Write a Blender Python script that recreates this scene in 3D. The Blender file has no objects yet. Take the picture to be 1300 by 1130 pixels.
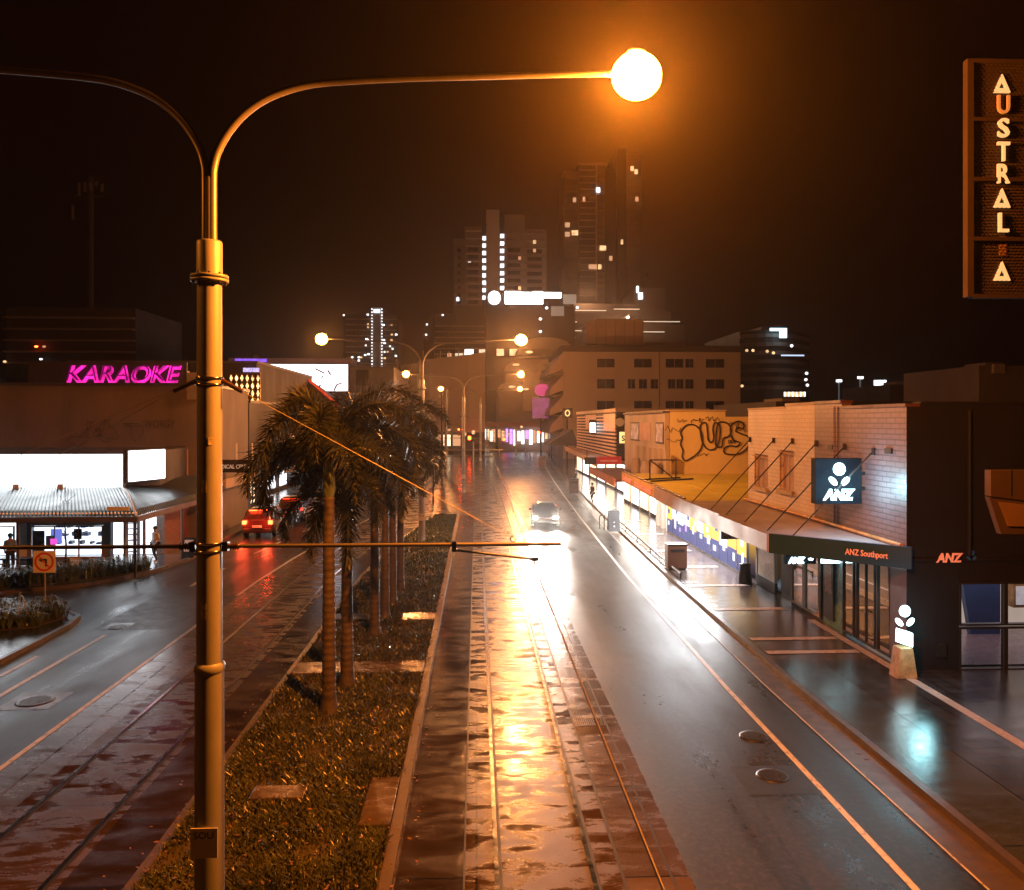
HAZE = 0.00033
import bpy, math, random
from mathutils import Vector, Matrix
R = math.radians
random.seed(7)
SC = bpy.context.scene
COL = SC.collection
H = 6.8                       # camera height above the road
YAW = math.atan(0.045)
F = 1000.0
SA, CA = math.sin(YAW), math.cos(YAW)

# ---- sight lines of the photograph -> points of the place -------------------
def _dir(px, py):
    u = (px - 650) / F
    return SA + u * CA, CA - u * SA, (535 - py) / F
def GP(px, py, z=0.0):                       # where a sight line meets height z
    dx, dy, dz = _dir(px, py); t = (z - H) / dz
    return Vector((dx * t, dy * t, z))
def YP(px, py, Y):                           # ... meets the plane y = Y
    dx, dy, dz = _dir(px, py); t = Y / dy
    return Vector((dx * t, Y, H + dz * t))
def XP(px, py, X):
    dx, dy, dz = _dir(px, py); t = X / dx
    return Vector((X, dy * t, H + dz * t))
def WX(px, Y): return YP(px, 535, Y).x
def WZ(py, Y, px=605): return YP(px, py, Y).z

# ---- objects ---------------------------------------------------------------
def wm(o):
    m = o.matrix_basis.copy()
    while o.parent:
        o = o.parent; m = o.matrix_basis @ m
    return m

def tag(o, label=None, cat=None, group=None, kind=None):
    if label: o['label'] = label
    if cat: o['category'] = cat
    if group: o['group'] = group
    if kind: o['kind'] = kind
    return o

def thing(name, label, cat, loc=(0, 0, 0), rz=0, group=None):
    o = bpy.data.objects.new(name, None); COL.objects.link(o)
    o.empty_display_size = .3
    o.location = loc; o.rotation_euler = (0, 0, rz)
    return tag(o, label, cat, group)

def dup(root, loc, rz=0, label=None, group=None, parent=None):
    r = root.copy(); COL.objects.link(r)
    r.location = loc; r.rotation_euler = (0, 0, rz)
    if label: r['label'] = label
    if group: r['group'] = group
    def kids(src, dst):
        for ch in list(src.children):
            c = ch.copy(); COL.objects.link(c); c.parent = dst
            kids(ch, c)
    kids(root, r)
    return r

class MB:
    def __init__(s): s.v = []; s.f = []; s.sm = []
    def add(s, vs, fs, smooth=False):
        n = len(s.v); s.v += [tuple(p) for p in vs]
        s.f += [tuple(i + n for i in f) for f in fs]; s.sm += [smooth] * len(fs); return s
    def box(s, x0, y0, z0, x1, y1, z1):
        if x0 > x1: x0, x1 = x1, x0
        if y0 > y1: y0, y1 = y1, y0
        if z0 > z1: z0, z1 = z1, z0
        return s.add([(x0,y0,z0),(x1,y0,z0),(x1,y1,z0),(x0,y1,z0),(x0,y0,z1),(x1,y0,z1),(x1,y1,z1),(x0,y1,z1)],
                     [(0,3,2,1),(4,5,6,7),(0,1,5,4),(1,2,6,5),(2,3,7,6),(3,0,4,7)])
    def quad(s, *p): return s.add(p, [tuple(range(len(p)))])
    def slab(s, poly, z0, z1):               # poly = list of (x, y)
        n = len(poly)
        a = sum(poly[i][0]*poly[(i+1)%n][1]-poly[(i+1)%n][0]*poly[i][1] for i in range(n))
        if a < 0: poly = poly[::-1]
        vs = [(p[0], p[1], z0) for p in poly] + [(p[0], p[1], z1) for p in poly]
        fs = [tuple(range(n-1, -1, -1)), tuple(range(n, 2*n))] + [(i, (i+1) % n, n+(i+1) % n, n+i) for i in range(n)]
        return s.add(vs, fs)
    def prism(s, pts, d):                    # closed 3d polygon swept by vector d
        n = len(pts); d = Vector(d); pts = [Vector(p) for p in pts]
        return s.add(pts + [p + d for p in pts], [tuple(range(n-1, -1, -1)), tuple(range(n, 2*n))] + [(i, (i+1) % n, n+(i+1) % n, n+i) for i in range(n)])
    def tube(s, path, r, n=10, cap=True):
        path = [Vector(p) for p in path]; rs = r if isinstance(r, (list, tuple)) else [r]*len(path)
        base = None; vs = []
        for i, p in enumerate(path):
            t = (path[min(i+1, len(path)-1)] - path[max(i-1, 0)])
            if t.length < 1e-9: t = Vector((0, 0, 1))
            t.normalize()
            if base is None:
                base = t.cross(Vector((0, 0, 1)));
                if base.length < 1e-3: base = Vector((1, 0, 0))
            base = (base - t * base.dot(t))
            if base.length < 1e-6: base = t.orthogonal()
            base.normalize(); b2 = t.cross(base)
            for k in range(n):
                a = 2*math.pi*k/n
                vs.append(p + (base*math.cos(a) + b2*math.sin(a)) * rs[i])
        fs = [(i*n+k, i*n+(k+1) % n, (i+1)*n+(k+1) % n, (i+1)*n+k) for i in range(len(path)-1) for k in range(n)]
        s.add(vs, fs, True)
        if cap:
            s.add(vs[:n][::-1], [tuple(range(n))]); s.add(vs[-n:], [tuple(range(n))])
        return s
    def lathe(s, prof, c=(0, 0, 0), n=20):   # prof = [(r, z)...]
        vs = []; c = Vector(c)
        for r, z in prof:
            for k in range(n):
                a = 2*math.pi*k/n; vs.append((c.x+r*math.cos(a), c.y+r*math.sin(a), c.z+z))
        fs = [(i*n+k, i*n+(k+1) % n, (i+1)*n+(k+1) % n, (i+1)*n+k) for i in range(len(prof)-1) for k in range(n)]
        s.add(vs, fs, True)
        s.add(vs[:n][::-1], [tuple(range(n))]); s.add(vs[-n:], [tuple(range(n))])
        return s
    def ell(s, c, r, n=12, m=8, M=None):
        vs = []; c = Vector(c)
        for i in range(1, m):
            th = math.pi*i/m
            for k in range(n):
                a = 2*math.pi*k/n
                p = Vector((r[0]*math.sin(th)*math.cos(a), r[1]*math.sin(th)*math.sin(a), r[2]*math.cos(th)))
                vs.append(c + (M @ p if M else p))
        t = Vector((0, 0, r[2])); t = M @ t if M else t
        vs += [c + t, c - t]; T = len(vs)-2; B = T+1
        fs = [(i*n+k, (i+1)*n+k, (i+1)*n+(k+1) % n, i*n+(k+1) % n) for i in range(m-2) for k in range(n)]
        fs += [(T, k, (k+1) % n) for k in range(n)] + [(B, (m-2)*n+(k+1) % n, (m-2)*n+k) for k in range(n)]
        return s.add(vs, fs, True)
    def text(s, body, o, ux, uz, h, depth=.02, bold=0.0, fit=None, shear=0):
        """lettering: o = lower left corner, ux = reading direction, uz = up, h = cap height, fit = total width"""
        cu = bpy.data.curves.new('t', 'FONT'); cu.body = body; cu.size = 1; cu.extrude = .5; cu.offset = bold; cu.resolution_u = 3; cu.shear = shear
        ob = bpy.data.objects.new('t', cu); COL.objects.link(ob)
        dg = bpy.context.evaluated_depsgraph_get(); me = bpy.data.meshes.new_from_object(ob.evaluated_get(dg))
        xs = [v.co.x for v in me.vertices]; 
        x0, x1 = min(xs), max(xs); cap = .73
        kx = (fit / (x1-x0)) if fit else h/cap
        ux = Vector(ux).normalized(); uz = Vector(uz).normalized(); un = ux.cross(uz); o = Vector(o)
        vs = [o + ux*(v.co.x-x0)*kx + uz*v.co.y*h/cap + un*(v.co.z+.5)*depth for v in me.vertices]
        s.add(vs, [tuple(p.vertices) for p in me.polygons])
        bpy.data.objects.remove(ob); bpy.data.curves.remove(cu); bpy.data.meshes.remove(me)
        return s
    def build(s, name, m, parent=None, bevel=0, label=None, kind=None, local=False, cat=None, group=None, solid=0):
        me = bpy.data.meshes.new(name); vs = s.v
        if parent is not None:
            if not local:
                inv = wm(parent).inverted(); vs = [inv @ Vector(v) for v in vs]
            loc = (0, 0, 0)
        else:
            xs = [v[0] for v in vs]; ys = [v[1] for v in vs]; zs = [v[2] for v in vs]
            loc = Vector(((min(xs)+max(xs))/2, (min(ys)+max(ys))/2, min(zs)))
            vs = [Vector(v)-loc for v in vs]
        me.from_pydata(vs, [], s.f); me.polygons.foreach_set('use_smooth', s.sm); me.update()
        if m: me.materials.append(m)
        o = bpy.data.objects.new(name, me); COL.objects.link(o)
        o.location = loc
        if parent is not None: o.parent = parent
        if bevel:
            b = o.modifiers.new('b', 'BEVEL'); b.width = bevel; b.segments = 2; b.limit_method = 'ANGLE'; b.angle_limit = R(40)
        if solid:
            b = o.modifiers.new('s', 'SOLIDIFY'); b.thickness = solid; b.offset = 0
        tag(o, label, cat, group, kind)
        return o

# ---- materials -------------------------------------------------------------
def _new(name):
    m = bpy.data.materials.new(name); m.use_nodes = True; nt = m.node_tree
    return m, nt, nt.nodes['Principled BSDF']
def N(nt, t, **k):
    n = nt.nodes.new(t)
    for a, b in k.items(): setattr(n, a, b)
    return n
def ramp(nt, src, p0, p1, c0=(0,0,0,1), c1=(1,1,1,1)):
    r = N(nt, 'ShaderNodeValToRGB'); e = r.color_ramp.elements
    e[0].position = p0; e[1].position = p1; e[0].color = c0; e[1].color = c1
    nt.links.new(src, r.inputs[0]); return r.outputs[0]
def mp(nt, src, a, b, c, d):
    r = N(nt, 'ShaderNodeMapRange'); 
    for i, v in zip((1, 2, 3, 4), (a, b, c, d)): r.inputs[i].default_value = v
    nt.links.new(src, r.inputs[0]); return r.outputs[0]
def mixc(nt, fac, a, b, blend='MIX'):
    m = N(nt, 'ShaderNodeMix', data_type='RGBA', blend_type=blend)
    def s(i, v):
        if hasattr(v, 'links'): nt.links.new(v, m.inputs[i])
        elif isinstance(v, (tuple, list)): m.inputs[i].default_value = (*v[:3], 1)
        else: m.inputs[i].default_value = v
    s(0, fac); s(6, a); s(7, b); return m.outputs[2]
def coords(nt, scale=(1, 1, 1), kind='Object', world=False):
    mpn = N(nt, 'ShaderNodeMapping'); mpn.inputs['Scale'].default_value = scale
    if world:
        g = N(nt, 'ShaderNodeNewGeometry'); nt.links.new(g.outputs['Position'], mpn.inputs[0])
    else:
        t = N(nt, 'ShaderNodeTexCoord'); nt.links.new(t.outputs[kind], mpn.inputs[0])
    return mpn.outputs[0]
def noise(nt, co, scale, detail=5, rough=.55, dist=0):
    n = N(nt, 'ShaderNodeTexNoise'); n.inputs['Scale'].default_value = scale; n.inputs['Detail'].default_value = detail
    n.inputs['Roughness'].default_value = rough; n.inputs['Distortion'].default_value = dist
    nt.links.new(co, n.inputs['Vector']); return n.outputs[0]
def bump(nt, b, h, strength=.3, dist=.01):
    n = N(nt, 'ShaderNodeBump'); n.inputs['Strength'].default_value = strength; n.inputs['Distance'].default_value = dist
    nt.links.new(h, n.inputs['Height']); nt.links.new(n.outputs[0], b.inputs['Normal'])
def mat(name, col, rough=.6, metal=0, em=None, es=0, var=.2, vs=2.0, bs=0, bd=.004, streak=0, coat=0, trans=0, spec=.5, rv=.12):
    m, nt, b = _new(name)
    co = coords(nt, (1, 1, .35) if streak else (1, 1, 1), world=False)
    n1 = noise(nt, co, vs, 6, .6)
    k = mp(nt, n1, .25, .75, 1-var, 1+var)
    cc = mixc(nt, 1.0, col, (1, 1, 1), 'MULTIPLY')
    vm = N(nt, 'ShaderNodeVectorMath', operation='SCALE'); vm.inputs[0].default_value = col[:3]; nt.links.new(k, vm.inputs['Scale'])
    nt.links.new(vm.outputs[0], b.inputs['Base Color'])
    nt.links.new(mp(nt, n1, .2, .8, min(1, rough+rv), max(.03, rough-rv)), b.inputs['Roughness'])
    b.inputs['Metallic'].default_value = metal; b.inputs['Coat Weight'].default_value = coat
    b.inputs['Specular IOR Level'].default_value = spec
    b.inputs['Transmission Weight'].default_value = trans
    if em:
        b.inputs['Emission Color'].default_value = (*em, 1); b.inputs['Emission Strength'].default_value = es
    if bs: bump(nt, b, noise(nt, co, bs, 4), .6, bd)
    return m
def glow(name, col, s, var=0, vs=1.5):      # something that gives off light
    m, nt, b = _new(name)
    b.inputs['Base Color'].default_value = (*[min(.8, c*.16+.02) for c in col], 1); b.inputs['Roughness'].default_value = .35
    b.inputs['Emission Color'].default_value = (*col, 1); b.inputs['Emission Strength'].default_value = s
    if var:
        n1 = noise(nt, coords(nt), vs, 3)
        nt.links.new(mp(nt, n1, .3, .7, s*(1-var), s*(1+var)), b.inputs['Emission Strength'])
    return m
def wet_asphalt(name, col=.028):
    m, nt, b = _new(name); w = coords(nt, world=True)
    big = noise(nt, w, .22, 5, .6, .4); mid = noise(nt, coords(nt, (.5, .16, 1), world=True), 1.6, 6, .65, .6); fine = noise(nt, w, 45, 3, .7)
    base = mixc(nt, mp(nt, fine, .3, .7, 0, 1), (col*.6,)*3, (col*1.7, col*1.65, col*1.6))
    vo = N(nt, 'ShaderNodeTexVoronoi', feature='DISTANCE_TO_EDGE'); vo.inputs['Scale'].default_value = .16; nt.links.new(coords(nt, (1.3, .5, 1), world=True), vo.inputs['Vector'])
    base = mixc(nt, mp(nt, vo.outputs['Distance'], .004, .012, .75, 0), base, (col*.15,)*3)
    base = mixc(nt, mp(nt, mid, .3, .75, 0, .45), base, (col*.45,)*3)
    nt.links.new(base, b.inputs['Base Color'])
    pth = noise(nt, coords(nt, (1.15, .05, 1), world=True), 1.0, 4, .55, .2); grit = noise(nt, w, 9, 6, .75)
    base = mixc(nt, mp(nt, pth, .35, .65, 0, .55), base, (col*.35,)*3); base = mixc(nt, mp(nt, grit, .48, .62, 0, .8), base, (col*2.6, col*2.4, col*2.2))
    nt.links.new(base, b.inputs['Base Color'])
    a1 = N(nt, 'ShaderNodeMath', operation='MULTIPLY_ADD'); nt.links.new(pth, a1.inputs[0]); a1.inputs[1].default_value = .7; nt.links.new(big, a1.inputs[2])
    a2 = N(nt, 'ShaderNodeMath', operation='MULTIPLY_ADD'); nt.links.new(grit, a2.inputs[0]); a2.inputs[1].default_value = -.5; nt.links.new(a1.outputs[0], a2.inputs[2])
    ad = N(nt, 'ShaderNodeMath', operation='ADD'); nt.links.new(a2.outputs[0], ad.inputs[0]); nt.links.new(mid, ad.inputs[1])
    nt.links.new(mp(nt, ad.outputs[0], .7, 1.7, .48, .14), b.inputs['Roughness'])
    b.inputs['Specular IOR Level'].default_value = .34
    st = N(nt, 'ShaderNodeBump'); st.inputs['Distance'].default_value = .006
    nt.links.new(mp(nt, ad.outputs[0], .7, 1.8, .9, .25), st.inputs['Strength']); nt.links.new(noise(nt, w, 60, 4, .7), st.inputs['Height'])
    nt.links.new(st.outputs[0], b.inputs['Normal'])
    return m
def worn_paint(name, col, under):
    m, nt, b = _new(name); w = coords(nt, world=True)
    k = mp(nt, noise(nt, w, 7, 6, .7), .54, .64, 0, .8)
    nt.links.new(mixc(nt, k, col, under), b.inputs['Base Color']); b.inputs['Roughness'].default_value = .4
    bump(nt, b, noise(nt, w, 50, 3), .5, .004); return m
def wet_concrete(name, col=(.2, .17, .14), rows=(2.4, 1.1), puddle=.5, soft=.14, dry=.3, joints=True, streaks=(.75, 2.0)):
    """slabs of rain-soaked concrete: cross joints by a brick pattern, puddles drawn out across the slabs"""
    m, nt, b = _new(name); w = coords(nt, world=True)
    fine = noise(nt, w, 30, 4, .7); big = noise(nt, w, .6, 4)
    s0 = noise(nt, coords(nt, (streaks[0], streaks[1], 1), world=True), 1.25, 10, .66, .5)
    sa = N(nt, 'ShaderNodeMath', operation='MULTIPLY_ADD'); nt.links.new(fine, sa.inputs[0]); sa.inputs[1].default_value = .12; nt.links.new(s0, sa.inputs[2])
    sb = N(nt, 'ShaderNodeMath', operation='SUBTRACT'); nt.links.new(sa.outputs[0], sb.inputs[0]); sb.inputs[1].default_value = .06; st = sb.outputs[0]
    c = mixc(nt, mp(nt, fine, .3, .7, 0, 1), tuple(x*.75 for x in col), tuple(x*1.2 for x in col))
    c = mixc(nt, mp(nt, big, .35, .65, 0, .5), c, tuple(x*.5 for x in col))
    wetm = mp(nt, st, puddle-.06, puddle+.06, 0, 1)
    c = mixc(nt, mp(nt, st, puddle-soft, puddle+soft, 0, .6), c, tuple(x*.4 for x in col))
    rough = mp(nt, st, puddle-soft, puddle+soft, dry, .1)
    if joints:
        br = N(nt, 'ShaderNodeTexBrick'); br.offset = 0; br.inputs['Scale'].default_value = 1
        br.inputs['Brick Width'].default_value = rows[1]; br.inputs['Row Height'].default_value = rows[0]
        br.inputs['Mortar Size'].default_value = .018; br.inputs['Mortar Smooth'].default_value = .3
        br.inputs['Color1'].default_value = (1,1,1,1); br.inputs['Color2'].default_value = (.6,.6,.6,1); br.inputs['Mortar'].default_value = (.06,.06,.06,1)
        nt.links.new(w, br.inputs['Vector']); c = mixc(nt, 1.0, c, br.outputs[0], 'MULTIPLY')
    nt.links.new(c, b.inputs['Base Color']); nt.links.new(rough, b.inputs['Roughness'])
    bp = N(nt, 'ShaderNodeBump'); bp.inputs['Distance'].default_value = .004
    nt.links.new(mp(nt, st, puddle-soft, puddle+soft, .9, .15), bp.inputs['Strength']); nt.links.new(noise(nt, w, 40, 4, .7), bp.inputs['Height'])
    nt.links.new(bp.outputs[0], b.inputs['Normal'])
    return m
def brick(name, c1, c2, mort, axis='YZ', rough=.55, sc=1.0):
    m, nt, b = _new(name)
    g = N(nt, 'ShaderNodeNewGeometry'); s = N(nt, 'ShaderNodeSeparateXYZ'); cb = N(nt, 'ShaderNodeCombineXYZ')
    nt.links.new(g.outputs['Position'], s.inputs[0]); nt.links.new(s.outputs['Y' if axis == 'YZ' else 'X'], cb.inputs[0]); nt.links.new(s.outputs['Z'], cb.inputs[1])
    br = N(nt, 'ShaderNodeTexBrick'); br.inputs['Scale'].default_value = sc; br.inputs['Brick Width'].default_value = .46; br.inputs['Row Height'].default_value = .15
    br.inputs['Mortar Size'].default_value = .018; br.inputs['Color1'].default_value = (*c1, 1); br.inputs['Color2'].default_value = (*c2, 1); br.inputs['Mortar'].default_value = (*mort, 1)
    nt.links.new(cb.outputs[0], br.inputs['Vector'])
    n1 = noise(nt, coords(nt, (1, 1, .4), world=True), .9, 6)
    nt.links.new(mixc(nt, mp(nt, n1, .35, .7, 0, .35), br.outputs[0], tuple(x*.5 for x in c1)), b.inputs['Base Color'])
    b.inputs['Roughness'].default_value = rough
    inv = N(nt, 'ShaderNodeMath', operation='SUBTRACT'); inv.inputs[0].default_value = 1; nt.links.new(br.outputs['Fac'], inv.inputs[1])
    bump(nt, b, inv.outputs[0], .9, .015)
    return m
# ============================ materials ======================================
M = {}
M['asphalt'] = wet_asphalt('wet_asphalt', .02)
M['bed'] = wet_concrete('wet_track_concrete', (.07, .048, .034), (7.1, 60), .5, .09, .46)
M['slab'] = wet_concrete('wet_slab_concrete', (.035, .024, .017), (1.95, 60), .5, .2, .26)
M['strip'] = wet_concrete('pale_strip_concrete', (.1, .075, .058), (2.9, 60), .55, .25, .34)
M['kerb'] = mat('kerb_concrete', (.07, .055, .045), .34, bs=25, var=.35, vs=3)
M['footpath'] = wet_concrete('footpath_paving', (.12, .1, .095), (.6, .6), .5, .3)
M['plain_path'] = wet_concrete('plain_footpath', (.055, .065, .075), (3.0, 1.6), .5, .35)
M['dark_tile'] = wet_concrete('dark_tiles', (.045, .04, .042), (.4, .4), .5, .4)
M['band'] = mat('band_paving', (.36, .3, .27), .3, bs=30, var=.25)
M['soil'] = mat('soil', (.05, .04, .025), .8, bs=8, bd=.03)
M['earth'] = mat('dark_ground', (.03, .028, .025), .7, var=.4, vs=.2)
M['steel_rail'] = mat('rail_steel', (.62, .6, .58), .16, 1.0, var=.2, vs=6)
M['groove'] = mat('rail_groove', (.015, .013, .012), .5)
M['paint'] = worn_paint('road_paint', (.5, .5, .5), (.05, .045, .04))
M['iron'] = mat('cast_iron', (.09, .08, .07), .32, .8, var=.5, vs=12, bs=20, bd=.01)
M['patch'] = mat('asphalt_patch', (.018, .017, .016), .45, bs=40, var=.3)

def interp(tab, y):
    if y <= tab[0][0]: return tab[0][1]
    for (a, u), (b, v) in zip(tab, tab[1:]):
        if y <= b: return u + (v-u)*(y-a)/(b-a)
    return tab[-1][1]
KT = [(-10, 8.05), (20, 8.05), (35, 8.3), (54, 8.95), (70, 9.6), (88, 10.4), (126, 12.4), (194, 16.5), (230, 19)]
TT = [(-10, -7.02), (34, -7.02), (40, -6.75), (48, -6.0), (55, -5.2), (62, -4.5), (70, -3.95), (80, -3.45), (103, -3.1), (200, -3.0)]
K = lambda y: interp(KT, y)
TL = lambda y: interp(TT, y)
YS = [-4, 5, 12, 20, 27, 34, 37, 40, 44, 48, 51, 55, 58, 62, 66, 70, 80, 88, 103, 126, 150, 194]
def strip(name, f0, f1, z, m, ys=None, thick=0, **kw):
    b = MB(); ys = ys or YS
    if thick:
        for a, c in zip(ys, ys[1:]):
            pass
        L = [(f0(y), y) for y in ys]; Rr = [(f1(y), y) for y in ys]; n = len(ys)
        vs = [(x, y, z-thick) for x, y in L] + [(x, y, z-thick) for x, y in Rr] + [(x, y, z) for x, y in L] + [(x, y, z) for x, y in Rr]
        fs = []
        for i in range(n-1):
            fs += [(2*n+i, 3*n+i, 3*n+i+1, 2*n+i+1), (i, 2*n+i, 2*n+i+1, i+1), (n+i, n+i+1, 3*n+i+1, 3*n+i)]
        fs += [(0, n, 3*n, 2*n), (n-1, 3*n-1, 4*n-1, 2*n-1)]
        b.add(vs, fs)
    else:
        vs = [(f0(y), y, z) for y in ys] + [(f1(y), y, z) for y in ys]; n = len(ys)
        b.add(vs, [(i, n+i, n+i+1, i+1) for i in range(n-1)])
    return b.build(name, m, kind=kw.pop('kind', 'structure'), **kw)
def sub(a, b): return [a] + [y for y in YS if a < y < b] + [b]

MB().quad((-420, -60, -.12), (420, -60, -.12), (420, 680, -.12), (-420, 680, -.12)).build('ground', M['earth'], kind='structure')
strip('road_left', lambda y: -62, lambda y: TL(y)-2.18, 0, M['asphalt'])
strip('road_right', lambda y: 3.18, lambda y: K(y)-.62, 0, M['asphalt'])
MB().quad((-62, 194.02, 0), (60, 194.02, 0), (60, 224, 0), (-62, 224, 0)).build('cross_street', M['asphalt'], kind='structure')
strip('track_bed', lambda y: TL(y)-2.18, lambda y: 3.18, .03, M['bed'], thick=.08)
strip('track_bed_slabs', lambda y: -1.2, lambda y: -.2, .034, M['slab'], sub(-4, 56.7))
strip('track_bed_slabs', lambda y: TL(y)+.95, lambda y: TL(y)+1.9, .034, M['slab'], sub(-4, 50))
strip('track_bed_edge', lambda y: 2.2, lambda y: 2.88, .034, M['strip'], sub(-4, 150))
strip('track_bed_edge', lambda y: 2.92, lambda y: 3.17, .034, M['strip'], sub(-4, 150))
strip('track_bed_edge', lambda y: TL(y)-2.17, lambda y: TL(y)-1.6, .034, M['strip'], sub(-4, 150))
strip('track_bed_edge', lambda y: TL(y)-1.55, lambda y: TL(y)-1.05, .034, M['strip'], sub(-4, 150))
for j, (x0, x1) in enumerate(((-.2, -.17), (2.15, 2.2), (2.88, 2.92))):
    strip('track_bed_joint', lambda y: x0, lambda y: x1, .0325+.0002*j, M['groove'], sub(-4, 150))
strip('gutter', lambda y: K(y)-.62, lambda y: K(y), .015, M['kerb'], sub(-4, 194), thick=.05)
strip('kerb', lambda y: K(y), lambda y: K(y)+.16, .145, M['kerb'], sub(-4, 194), thick=.2)

# rails: head + flangeway, each rail a thing
def rail(f, label):
    t = thing('tram_rail', label, 'rail', (f(0), 0, .03), group='grooved tram rails in the concrete bed')
    ys = [-4, 5, 12, 20, 27, 34] + [34+2*i for i in range(1, 18)] + [75, 80, 88, 95, 103, 120, 150]
    for nm, a, c, zt, m in (('rail_head', -.035, .035, .046, M['steel_rail']), ('flangeway', .035, .085, .037, M['groove'])):
        b = MB(); n = len(ys)
        vs = [(f(y)+a, y, .02) for y in ys]+[(f(y)+c, y, .02) for y in ys]+[(f(y)+a, y, zt) for y in ys]+[(f(y)+c, y, zt) for y in ys]
        fs = []
        for i in range(n-1): fs += [(2*n+i, 3*n+i, 3*n+i+1, 2*n+i+1), (i, 2*n+i, 2*n+i+1, i+1), (n+i, n+i+1, 3*n+i+1, 3*n+i)]
        b.add(vs, fs); b.build(nm, m, t)
rail(lambda y: .3, 'left rail of the straight tram track right of the palm median')
rail(lambda y: 1.735, 'right rail of the straight tram track, nearest the white lit road')
rail(lambda y: TL(y)-.7175, 'rail of the curving tram track on the side of the grey road')
rail(lambda y: TL(y)+.7175, 'rail of the curving tram track on the side of the palms')

# median ---------------------------------------------------------------------
ML = lambda y: TL(y)+1.97
mys = sub(-4, 56.5)
strip('median_soil', lambda y: ML(y)+.15, lambda y: -1.4, .11, M['soil'], mys, thick=.1)
strip('median_kerb', lambda y: -1.4, lambda y: -1.22, .17, M['kerb'], mys, thick=.17)
strip('median_kerb', lambda y: ML(y), lambda y: ML(y)+.15, .12, M['kerb'], mys, thick=.12)
MB().box(ML(56.5), 56.5, 0, -1.22, 56.75, .17).build('median_kerb', M['kerb'], kind='structure')
M['crossing'] = wet_concrete('crossing_slab', (.1, .075, .055), (60, 60), .5, joints=False)
for y0, y1, x0, x1 in ((20.9, 21.9, -4.9, -1.42), (26.4, 27.4, -2.6, -1.42), (26.5, 27.3, -4.9, -3.6), (14.0, 14.5, -4.0, -3.05), (13.0, 14.75, -1.95, -1.42), (33.5, 34.2, -4.8, -3.5)):
    MB().box(x0, y0, .05, x1, y1, .19).build('median_slab', M['crossing'], kind='structure', bevel=.015)
# grass: blades thick near the camera, thinner far off
rg = random.Random(3); b = MB(); vs = []; fs = []
def blades(n, y0, y1, hh, ww):
    for _ in range(n):
        y = y0 + (y1-y0)*rg.random(); xa, xb = ML(y)+.17, -1.43; x = xa+(xb-xa)*rg.random()
        if any(p[0] < y < p[1] and p[2] < x < p[3] for p in ((20.9,21.9,-4.9,-1.4),(26.4,27.4,-2.6,-1.4),(26.5,27.3,-4.9,-3.6),(14.,14.5,-4.0,-3.05),(13.,14.75,-1.95,-1.42))): continue
        cl = math.sin(x*2.9+1.7*math.sin(y*1.3))*math.sin(y*2.1+1.3*math.sin(x*2.2))
        if cl < -.55 and rg.random() < .75: continue
        h = hh*(.4+rg.random()+.6*max(0, cl)); a = rg.random()*6.28; l = rg.random()*.8*h; w = ww*(.6+.8*rg.random())
        dx, dy = math.cos(a), math.sin(a); n0 = len(vs)
        vs.extend([(x-dy*w, y+dx*w, .1), (x+dy*w, y-dx*w, .1), (x+dx*l+dy*w*.6, y+dy*l-dx*w*.6, .1+h*.7), (x+dx*l*1.7, y+dy*l*1.7, .1+h)])
        fs.extend([(n0, n0+1, n0+2), (n0, n0+2, n0+3)])
blades(60000, 9, 20, .095, .012); blades(36000, 20, 34, .11, .018); blades(16000, 34, 56.4, .12, .03)
M['grass'] = mat('grass_blades', (.055, .062, .02), .3, var=.85, vs=1.1)
b.add(vs, fs); b.build('grass', M['grass'], kind='stuff')

lv = MB(); rl = random.Random(31); lvs = []; lfs = []
for _ in range(900):
    y = 9.5+rl.random()**1.5*40; xa, xb = ML(y)-.5, -.9; x = xa+(xb-xa)*rl.random(); a = rl.random()*6.28; q = rl.uniform(.02, .05)
    z = .2 if ML(y)+.17 < x < -1.43 else .045 if (x < ML(y)-.02 or x > -1.2) else .19
    n0 = len(lvs); dx, dy = math.cos(a)*q, math.sin(a)*q
    lvs += [(x-dx, y-dy, z), (x+dy*.5, y-dx*.5, z+rl.uniform(0, .015)), (x+dx, y+dy, z+.01), (x-dy*.5, y+dx*.5, z)]; lfs.append((n0, n0+1, n0+2, n0+3))
lv.add(lvs, lfs).build('leaves', mat('fallen_leaves', (.16, .08, .03), .5, var=.7, vs=3), kind='stuff')
# right footpath -------------------------------------------------------------
KO = lambda y: K(y)+.16
strip('pavement_right', KO, lambda y: 60 if y < 20.7 else (KO(y)+7 if y < 150 else KO(y)+12), .13, M['footpath'], [-4, 5, 12, 20, 20.7] + sub(20.71, 194), thick=.15)
strip('pavement_strip', lambda y: KO(y)+.02, lambda y: KO(y)+1.35, .1345, M['plain_path'], sub(-4, 21.5))
strip('pavement_tiles', lambda y: KO(y)+1.4, lambda y: 11.1, .1345, M['dark_tile'], sub(-4, 21.5))
MB().quad((11.1, -4, .139), (11.35, -4, .139), (11.35, 26, .139), (11.1, 26, .139)).build('pavement_band', M['band'], kind='structure')
MB().quad((11.36, -4, .1355), (40, -4, .1355), (40, 20.6, .1355), (11.36, 20.6, .1355)).build('pavement_tiles', M['dark_tile'], kind='structure')
for y, w in ((23.6, .3), (22.2, .3), (27.4, .35), (31.4, .35), (35.5, .35), (40, .4), (46, .4), (52, .4), (60, .4)):
    MB().quad((KO(y)+.1, y, .1435), (11.05, y, .1435), (11.05, y+w, .1435), (KO(y)+.1, y+w, .1435)).build('pavement_band', M['band'], kind='structure')

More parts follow.
